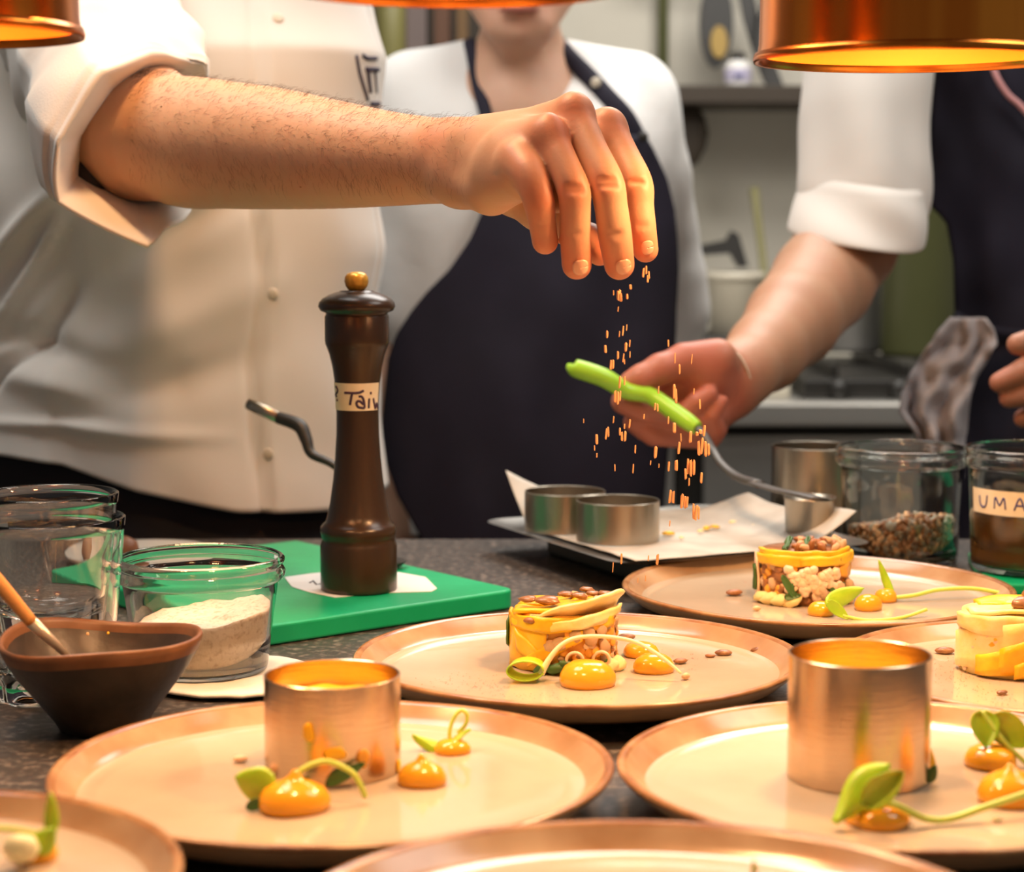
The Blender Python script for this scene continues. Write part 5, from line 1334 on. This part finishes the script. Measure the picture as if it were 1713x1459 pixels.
# trousers
def tfold(X, Y, z, a): return .006*nz((X, Y, z), 10, 5)
tr_ = torso([(.72, -.362, 2.085, .205, .145, -.18), (.90, -.362, 2.085, .205, .140, -.18), (1.03, -.362, 2.085, .196, .132, -.18)], ch, M['trouser'], 'trousers', tfold, 90, 30)
def legs(par, cx, cy, m, hip, z1=.80, sp=.095, rt=.095):
    for g in (-1, 1):
        obj('trouser_leg', tube([(cx+g*sp, cy, z1), (cx+g*sp, cy-.01, .48), (cx+g*sp, cy, .09)], [rt, .075, .062], 24, samples=16), m, par)
        obj('shoe', xform(lathe([(0, -1), (.7, -.85), (1, -.3), (.92, .3), (.8, .75), (.4, .97), (0, 1)], 20), Matrix.Translation((cx+g*sp, cy-.05, .045)) @ Matrix.Rotation(math.pi/2, 4, 'X') @ Matrix.Diagonal((.05, .045, .14, 1))), M['black'], par)
legs(ch, -.362, 2.085, M['trouser'], 0)
face_parts(q1, 1.0, bo, yaw=.35)

# ---------------- CHEF 2 (middle, woman in apron) ----------------
D2 = 2.50
def at2(px, py, d=D2): return np.array(P(px, py, d))
c2x = at2(866, 0)[0]
wo = thing('person', 'woman in white shirt and navy apron standing behind the reaching hand', 'person', (c2x, 2.55, 0))
fb = Field((c2x-.34, 2.22, .62), (c2x+.34, 2.86, 1.72), .0068)
hc = at2(868, -105, 2.50)
hc = np.array((at2(868, 0)[0], 2.535, at2(0, 84, 2.45)[2]+.104*.97))
s2c = .97
q2 = head(fb, hc, s2c, .0)
nkz = at2(0, 130, 2.5)[2]
fb.cone((hc[0]+.002, 2.565, hc[2]-.07), (hc[0]+.004, 2.575, nkz-.03), .047, .046, .02)
shz = at2(0, 165, 2.5)[2]
fb.cone((hc[0]-.13, 2.59, shz-.012), (hc[0], 2.59, nkz-.045), .033, .040, .02); fb.cone((hc[0]+.13, 2.59, shz-.012), (hc[0], 2.59, nkz-.045), .033, .040, .02)
fb.cone((hc[0], 2.585, nkz-.06), (hc[0], 2.58, .86), .105, .115, .05)
ra_ = [at2(672, 185, 2.55), at2(668, 420, 2.57), at2(668, 640, 2.585), at2(668, 800, 2.58), at2(684, 890, 2.57)]
la_ = [at2(1072, 185, 2.58), at2(1114, 380, 2.615), at2(1136, 500, 2.635), at2(1100, 640, 2.64), at2(1050, 690, 2.70)]
for A_, q_ in ((ra_, 1), (la_, .8)):
    fb.cone(A_[0], A_[1], .043*q_, .036*q_, .02); fb.cone(A_[1], A_[2], .036*q_, .034*q_, .015); fb.cone(A_[2], A_[3], .034, .026, .015); fb.cone(A_[3], A_[4], .024, .026, .015)
# hands (fingers point down)
for A_, g in ((ra_, 1), (la_, -1)):
    b_ = A_[4]; dr = (A_[4]-A_[3]); dr /= np.linalg.norm(dr); sd_ = np.cross(dr, (0, 1, 0)); sd_ /= np.linalg.norm(sd_)
    fb.cone(b_, b_+dr*.055, .021, .024, .012, n=(0, 1, 0), sc=.6)
    for i, (o_, L) in enumerate(((-.027, .062), (-.009, .075), (.009, .070), (.027, .055))):
        s0 = b_+dr*.065+sd_*o_; fb.cone(s0, s0+dr*L*.55+np.array((0, -.006, 0)), .0095, .0088, .004); fb.cone(s0+dr*L*.55+np.array((0, -.006, 0)), s0+dr*L+np.array((0, .008, 0)), .0088, .0078, .004)
    fb.cone(b_+dr*.01-sd_*.02*g, b_+dr*.05-sd_*.044*g, .012, .010, .008); fb.cone(b_+dr*.05-sd_*.044*g, b_+dr*.085-sd_*.046*g, .010, .0085, .005)
body_vf = fb.mesh(2); del fb
wb = obj('body', body_vf, M['skin2'], wo)
flush_attr(wb.data, WL[wo], [(q2(0, -.09, -.05), .03, .5), (q2(.05, -.07, -.03), .03, .35), (q2(-.05, -.07, -.03), .03, .35)])
face_parts(q2, s2c, wb)
# tee shirt: implicit shell, cut at the neck
ft = Field((c2x-.40, 2.30, .80), (c2x+.40, 2.86, 1.50), .0068)
zz = lambda py: at2(0, py, 2.5)[2]
xx = lambda px, d=2.5: at2(px, 0, d)[0]
ft.cone((xx(700), 2.59, zz(152)), (xx(818), 2.585, zz(104)), .050, .038, .03)
ft.cone((xx(1040), 2.59, zz(152)), (xx(922), 2.585, zz(106)), .050, .038, .03)
ft.cone((xx(700), 2.59, zz(185)), (xx(1045), 2.59, zz(185)), .060, .060, .04)
ft.cone((xx(790), 2.59, zz(300)), (xx(950), 2.59, zz(300)), .118, .118, .06)
ft.cone((xx(810), 2.59, zz(300)), (xx(810), 2.59, zz(900)), .115, .115, .05)
ft.cone((xx(960), 2.59, zz(300)), (xx(960), 2.59, zz(900)), .115, .115, .05)
ft.cone(at2(684, 178, 2.56), at2(676, 300, 2.55), .056, .056, .03); ft.cone(at2(676, 300, 2.55), at2(672, 520, 2.56), .056, .046, .02)
ft.cone(at2(1072, 172, 2.58), at2(1098, 290, 2.60), .050, .044, .03); ft.cone(at2(1098, 290, 2.60), at2(1132, 470, 2.63), .044, .038, .02); ft.cone(at2(1132, 470, 2.63), at2(1138, 520, 2.64), .038, .038, .02); ft.cone(at2(1138, 520, 2.64), at2(1096, 680, 2.64), .038, .036, .02)
for t_ in np.linspace(0, 1, 9):
    zc_ = zz(60+t_*124); rr_ = .049*(1-t_)**.38+.004; xm = xx(866+t_*34)
    ft.cut(np.array((xm, 2.56-.02*t_, zc_)), np.array((xm, 2.40, zc_-.01)), rr_, .005)
ft.cut((xx(868), 2.58, zz(20)), (xx(868), 2.575, zz(90)), .050, .006)
v, f = ft.mesh(2); del ft
v = np.array(v)
for i in range(len(v)):
    p = v[i]; dn = np.array((p[0]-c2x, (p[1]-2.59)*1.6, 0)); L = np.linalg.norm(dn)+1e-6; v[i] = p+dn/L*(.010*nz(p, 8, 2)+.006*nz((p[0], p[1], p[2]*.4), 20, 3))
tee = obj('shirt', (v, f), M['tee'], wo)
# apron
def adep(px, py, c=905, hw=300, base=2.455, bul=.115):
    u_ = max(-1, min(1, (px-c)/hw)); return base+bul*(1-math.sqrt(max(0, 1-u_*u_)))*1.2
def drape(rows, dep, nu, nv, folds):
    ys = [r[0] for r in rows]
    def fn(u, v):
        y = ys[0]+(ys[-1]-ys[0])*v; xl = interp(y, [(r[0], r[1]) for r in rows]); xr_ = interp(y, [(r[0], r[2]) for r in rows]); x = xl+(xr_-xl)*u
        return P(x, y, dep(x, y)+folds(x, y, u))
    return grid(fn, nu, nv)
rows2 = [(226, 850, 1080), (250, 838, 1094), (300, 826, 1117), (350, 808, 1129), (400, 786, 1134), (450, 752, 1136), (490, 712, 1134), (520, 688, 1132), (560, 662, 1131), (600, 648, 1129), (700, 638, 1124), (760, 640, 1118), (830, 664, 1112), (915, 712, 1104), (1000, 740, 1100), (1250, 745, 1095)]
ap = obj('apron', drape(rows2, lambda x, y: adep(x, y, 905, 290, 2.42, .055), 60, 90, lambda x, y, u: .008*nz((x/90, y/160, 0), 1, 1)+.005*math.sin(x/34+y/150)*min(1, max(0, (y-400)/200))), M['navy'], wo); solid(ap, .003, 1)
ab = bvh_of(ap)
tb2 = bvh_of(tee)
def strap(pts, par, m, wd=.0115, name='apron_strap', bvh=None, lift=.006, fallback=2.46):
    q = []
    for x, y in pts:
        p = None
        if bvh is not None: p, n = hit(x, y, bvh)
        q.append((p-FWD*lift) if p is not None and (p-CAM).dot(FWD) > 2.2 else P(x, y, fallback))
    return obj(name, tube(q, wd, 10, flat=(FWD, .2), samples=30), m, par)
strap([(786, 72), (792, 100), (800, 145), (812, 190), (826, 250), (835, 275)], ap, M['navy'], .0085, bvh=tb2, fallback=2.52)
strap([(934, 74), (950, 95), (985, 130), (1018, 165), (1046, 196), (1068, 236)], ap, M['navy'], .0110, bvh=tb2, fallback=2.48)
for (x, y) in [(997, 138), (1076, 229)]:
    p, n = hit(x, y, ab if y > 226 else tb2)
    d = (p-CAM).dot(FWD)-.016 if p is not None else 2.44
    obj('stud', xform(lathe([(0, -.002), (.0065, -.002), (.006, .002), (.003, .003), (0, .003)], 18), Matrix.Translation(P(x, y, d)) @ Matrix.Rotation(math.pi/2, 4, 'X')), M['button'] if y < 200 else M['darkmetal'], ap)
legs(wo, xx(880), 2.60, M['trouser'], 0, .92, .085, .10)

# ---------------- CHEF 3 (right) ----------------
cx3 = P(1865, 300, 2.38).x
m3 = thing('person', 'cook in navy apron at the right edge holding a green handled spatula', 'person', (cx3, 2.45, 0))
arm3 = [(1452, 250, 2.28, .050), (1440, 345, 2.265, .050), (1417, 408, 2.225, .0545), (1376, 472, 2.155, .0530), (1326, 536, 2.07, .0465), (1280, 590, 2.00, .0375), (1244, 622, 1.95, .0310), (1226, 634, 1.93, .0285)]
lo3 = np.array(P(1005, 760, 1.80)); hi3 = np.array(P(1530, 235, 2.36))
fa = Field((P(1005, 0, 1.95).x-.01, 1.80, P(0, 765, 1.9).z-.01), (P(1545, 0, 2.3).x+.02, 2.36, P(0, 240, 2.3).z+.03), .0021)
for a, b in zip(arm3[:-1], arm3[1:]): fa.cone(pp_(*a[:3]), pp_(*b[:3]), a[3], b[3], .01, n=np.array(FWD), sc=.88)
HD = 1.90
fa.cone(pp_(1232, 628, 1.95), pp_(1180, 625, HD+.005), .027, .024, .012)
fa.cone(pp_(1215, 660, 1.94), pp_(1165, 700, HD+.01), .027, .022, .014)      # heel and palm
fa.cone(pp_(1200, 600, HD), pp_(1145, 604, HD-.005), .019, .017, .010)        # thumb base
fa.chain([pp_(1145, 606, HD-.005), pp_(1105, 618, HD-.014), pp_(1072, 634, HD-.020), pp_(1054, 640, HD-.020)], [.0165, .0145, .0130, .0105], .004)
fa.cone(pp_(1190, 640, HD+.012), pp_(1095, 662, HD+.016), .020, .014, .008)
fg = Field(fa.lo, fa.lo+(fa.n-1)*fa.h, fa.h); fg.D = np.full(fa.n, 1.0, np.float32); fg.n = fa.n
for chn, rr in [([(1188, 692, HD+.012), (1120, 690, HD+.004), (1070, 683, HD-.002), (1042, 672, HD-.006)], [.017, .0150, .0135, .0120]),
                ([(1190, 716, HD+.022), (1125, 718, HD+.018), (1080, 717, HD+.012), (1060, 706, HD+.008)], [.016, .0140, .0125, .0105]),
                ([(1185, 728, HD+.022), (1130, 728, HD+.018), (1092, 728, HD+.012), (1080, 718, HD+.008)], [.0145, .0125, .0110, .0095]),
                ([(1175, 705, HD-.004), (1150, 690, HD-.012), (1168, 672, HD-.016), (1187, 660, HD-.016)], [.0125, .0115, .0105, .0085]),
                ([(1195, 715, HD-.002), (1190, 695, HD-.012), (1200, 680, HD-.013), (1208, 671, HD-.013)], [.0110, .0090, .0080, .0065])]:
    fg.chain([pp_(*c) for c in chn], [q_*.95 for q_ in rr], .001)
fa.group(fg, .003); del fg
v1_ = fa.mesh(2); del fa
# second hand reaching in from the right
hx = 1.955
fh = Field((P(1640, 0, 1.95).x, 1.86, P(0, 760, 1.95).z), (P(2000, 0, 2.1).x, 2.35, P(0, 440, 2.1).z), .0026)
fh.cone(pp_(1900, 560, 2.16), pp_(1830, 620, 2.02), .040, .029, .02); fh.cone(pp_(1830, 618, 2.02), pp_(1775, 625, hx), .030, .026, .015)
fh.cone(pp_(1800, 590, 1.99), pp_(1752, 565, hx-.01), .017, .0145, .01); fh.cone(pp_(1752, 565, hx-.01), pp_(1702, 576, hx-.018), .0135, .0105, .005)
for chn, rr in [([(1770, 600, hx-.005), (1715, 622, hx-.022), (1672, 640, hx-.016)], [.0150, .0130, .0100]), ([(1775, 640, hx), (1725, 658, hx-.018), (1688, 666, hx-.012)], [.0145, .0125, .0100]),
                ([(1785, 660, hx+.01), (1745, 690, hx-.010), (1712, 700, hx-.004)], [.0135, .012, .0095]), ([(1795, 675, hx+.02), (1765, 708, hx+.004), (1740, 722, hx+.008)], [.0125, .0105, .0085])]:
    fh.chain([pp_(*c) for c in chn], rr, .003)
v2_ = fh.mesh(2); del fh
fb = Field((cx3-.42, 2.10, .70), (cx3+.42, 2.78, 1.92), .011)
sR = np.array(P(1490, -130, 2.42)); sL = np.array((cx3+.17, 2.48, sR[2]))
fb.cone(pp_(1452, 260, 2.28), sR, .046, .044, .02); fb.cone(sR, (cx3, 2.49, sR[2]-.01), .042, .050, .03); fb.cone(sL, (cx3, 2.49, sR[2]-.01), .042, .050, .03)
fb.cone((cx3, 2.50, sR[2]-.10), (cx3, 2.50, .95), .095, .095, .04); fb.cone((cx3, 2.49, sR[2]-.02), (cx3, 2.46, sR[2]+.12), .054, .052, .03)
fb.cone(sL, (cx3+.24, 2.42, 1.20), .044, .042, .02); fb.cone((cx3+.24, 2.42, 1.20), pp_(1900, 560, 2.16), .042, .038, .02)
q3 = head(fb, (cx3-.01, 2.44, sR[2]+.205), 1.0, -.2)
v3_ = fb.mesh(2); del fb
b3 = obj('body', np_join(v1_, v2_, v3_), M['skin3'], m3)
flush_attr(b3.data, WL[m3], [(pp_(1145, 600, HD), .035, .9), (pp_(1060, 640, HD), .03, .9), (pp_(1050, 680, HD), .03, .9), (pp_(1100, 712, HD), .05, .8), (pp_(1190, 660, HD), .035, .9), (pp_(1200, 700, HD), .05, .5), (pp_(1680, 640, hx), .05, .7)])
face_parts(q3, 1.0, b3, yaw=-.2)
obj('wrist_thread', tube([P(1205, 577, 1.915), P(1232, 590, 1.905), P(1250, 618, 1.905), P(1256, 650, 1.915), P(1246, 684, 1.94)], .0011, 8, samples=24), mat('pale_thread', (.7, .62, .5), .7), m3)
# shirt torso and sleeves
def f3(X, Y, z, a): return .006*nz((X, Y, z), 9, 8)
sh3 = torso([(.90, cx3, 2.50, .150, .135, 0), (1.15, cx3, 2.50, .155, .135, 0), (1.30, cx3, 2.50, .175, .135, 0), (sR[2]-.03, cx3, 2.50, .18, .115, 0), (sR[2]+.02, cx3, 2.49, .12, .09, 0), (sR[2]+.055, cx3, 2.48, .066, .064, 0)], m3, M['shirt'], 'shirt', f3, 110, 60); solid(sh3, .002, -1)
def tube3(pts, rads, seed):
    return pts, rads
up3 = [Vector((cx3-.03, 2.49, sR[2]-.045)), Vector((sR[0], sR[1], sR[2]-.012)), P(1462, -30, 2.34), P(1450, 120, 2.27), P(1446, 250, 2.235), P(1446, 335, 2.215), P(1444, 372, 2.21)]
n_ = 48
q = resample(up3, 60); V = []
rr3 = np.interp(np.linspace(0, 1, 60), [0, .16, .35, .7, .86, 1], [.058, .066, .070, .067, .066, .058])
v, f = tube(q, list(rr3), n_, caps=False)
for i, p in enumerate(v):
    c = q[i//n_]; d = Vector(p)-c; a = math.atan2(d.y, d.x); dn = d.normalized(); t = (i//n_)/59
    V.append(tuple(Vector(p)+dn*(.0062*math.sin(a*4+t*4+2.0*math.sin(t*5))*(.3+.7*t)*(1-max(0, t-.8)*4.5)+.005*nz(p, 12, 7))))
s3 = obj('sleeve', (V, f), M['shirt'], sh3); solid(s3, .002, -1)
C0 = [(0, .060, .010), ]
def cuff(cpts, name, par, m):
    rows = []
    for (px, py, d, hw, hd, tilt) in cpts:
        row = []
        for k_ in range(8):
            a = k_/8*2*math.pi; row.append(P(px+hw*math.cos(a), py+tilt*math.cos(a), d)+Vector((0, 1, 0))*(-math.sin(a)*hd)+Vector((0, 0, -math.sin(a)*.012)))
        rows.append(row)
    return obj(name, loft(rows, 64, 8, disp=lambda V, N, R: [v_+Vector((0, -1, .2))*(.006*nz(v_, 12, 3)+.003*math.sin(v_.x*60+v_.z*80)) for v_ in V]), m, par)
cf = cuff([(1436, 360, 2.20, 92, .062, 8), (1433, 384, 2.195, 103, .070, 10), (1431, 398, 2.19, 109, .078, 12), (1432, 392, 2.19, 114, .082, 13), (1438, 355, 2.205, 112, .083, 10), (1443, 322, 2.215, 106, .080, 8), (1446, 304, 2.22, 101, .0765, 8), (1447, 284, 2.225, 86, .0620, 8)], 'cuff', sh3, M['shirt']); 
sleeve_tube('sleeve', sh3, M['shirt'], [(cx3+.03, 2.49, sR[2]-.045), (sL[0], sL[1], sL[2]-.012), (cx3+.235, 2.44, 1.34), (cx3+.245, 2.41, 1.20)], [.058, .070, .066, .062], seed=9)
# apron
rows3 = [(-20, 1640, 1960), (60, 1568, 2040), (110, 1564, 2050), (200, 1556, 2060), (300, 1551, 2060), (345, 1556, 2060), (372, 1583, 2060), (436, 1594, 2060), (520, 1597, 2060), (560, 1600, 2060), (720, 1600, 2060), (1150, 1600, 2060)]
ap3 = obj('apron', drape(rows3, lambda x, y: 2.325+.07*(1-math.sqrt(max(0, 1-min(1, abs((x-1800)/280))**2))), 50, 80, lambda x, y, u: .010*nz((x/60, y/110, 0), 1, 4)+.004*math.sin((x*.5+y)/26)*min(1, max(0, (y-250)/200))), M['navy'], m3); solid(ap3, .003, 1)
for g in (-1, 1):
    a_ = P(1800+g*150, -15, 2.36); obj('apron_strap', tube([a_, Vector((cx3+g*.075, 2.385, sR[2]-.02)), Vector((cx3+g*.062, 2.46, sR[2]+.052)), Vector((cx3+g*.03, 2.555, sR[2]+.060))], .010, 8, flat=(FWD, .3), samples=20), M['navy'], ap3)
obj('apron_tie', tube([P(1598, 528, 2.34), P(1640, 548, 2.325), P(1720, 560, 2.32), P(1900, 556, 2.335)], .006, 8, flat=(FWD, .4), samples=16), M['navy'], ap3)
obj('pen_cord', tube([P(1655, 95, 2.32), P(1668, 130, 2.315), P(1686, 158, 2.315), P(1708, 178, 2.315), P(1740, 215, 2.315)], .0036, 10, samples=30), M['pink'], m3, label='pink cord over the apron')
# towel tucked into the apron tie
rt = [(532, 1590, 1648), (552, 1572, 1662), (575, 1556, 1668), (600, 1540, 1652), (630, 1522, 1632), (660, 1510, 1622), (690, 1506, 1618), (720, 1530, 1616), (760, 1545, 1612), (800, 1550, 1610)]
def tfd(x, y, u): return (.012*math.sin(u*13+y/55.+2.2*nz((x/40, y/50, 0), 1, 2))+.012*nz((x/22+y/40, y/60, 0), 1, 5))*min(1, (y-520)/60)+.008*nz((x/30, y/30, 0), 1, 9)
twl = obj('kitchen_towel', drape(rt, lambda x, y: 2.255, 60, 50, tfd), M['greytowel'], loc=tuple(P(1590, 540, 2.27))); solid(twl, .004, 0)
tag(twl, 'crumpled grey kitchen towel hanging from the apron tie at the right', 'towel')
legs(m3, cx3, 2.50, M['trouser'], 0, .92)

# spatula in his hand
spt = thing('spatula', 'lime green handled spatula held over the tray, blade on the cup', 'spatula', tuple(P(1100, 670, 1.875)))
obj('handle', tube([P(957, 612, 1.862), P(963, 616, 1.862), P(1010, 632, 1.865), P(1048, 654, 1.871), P(1085, 661, 1.872), P(1115, 680, 1.865), P(1150, 705, 1.852), P(1166, 716, 1.846)], [.0040, .0082, .0086, .0078, .0076, .0080, .0078, .0062], 16, samples=50), M['lime'], spt)
obj('shaft', tube([P(1162, 713, 1.848), P(1178, 728, 1.84), P(1192, 752, 1.83), P(1206, 775, 1.81), P(1232, 797, 1.78), P(1270, 810, 1.74)], [.0045, .0042, .0040, .0042, .0052, .0062], 12, flat=(UP, .6), samples=30), M['spatula'], spt)
bl = [P(1262, 808, 1.745), P(1300, 820, 1.70), P(1340, 828, 1.665), P(1372, 836, 1.64)]
obj('blade', tube(bl, [.0075, .011, .013, .010], 14, flat=(Vector((0, .35, .94)).normalized(), .08), samples=20), M['spatula'], spt)
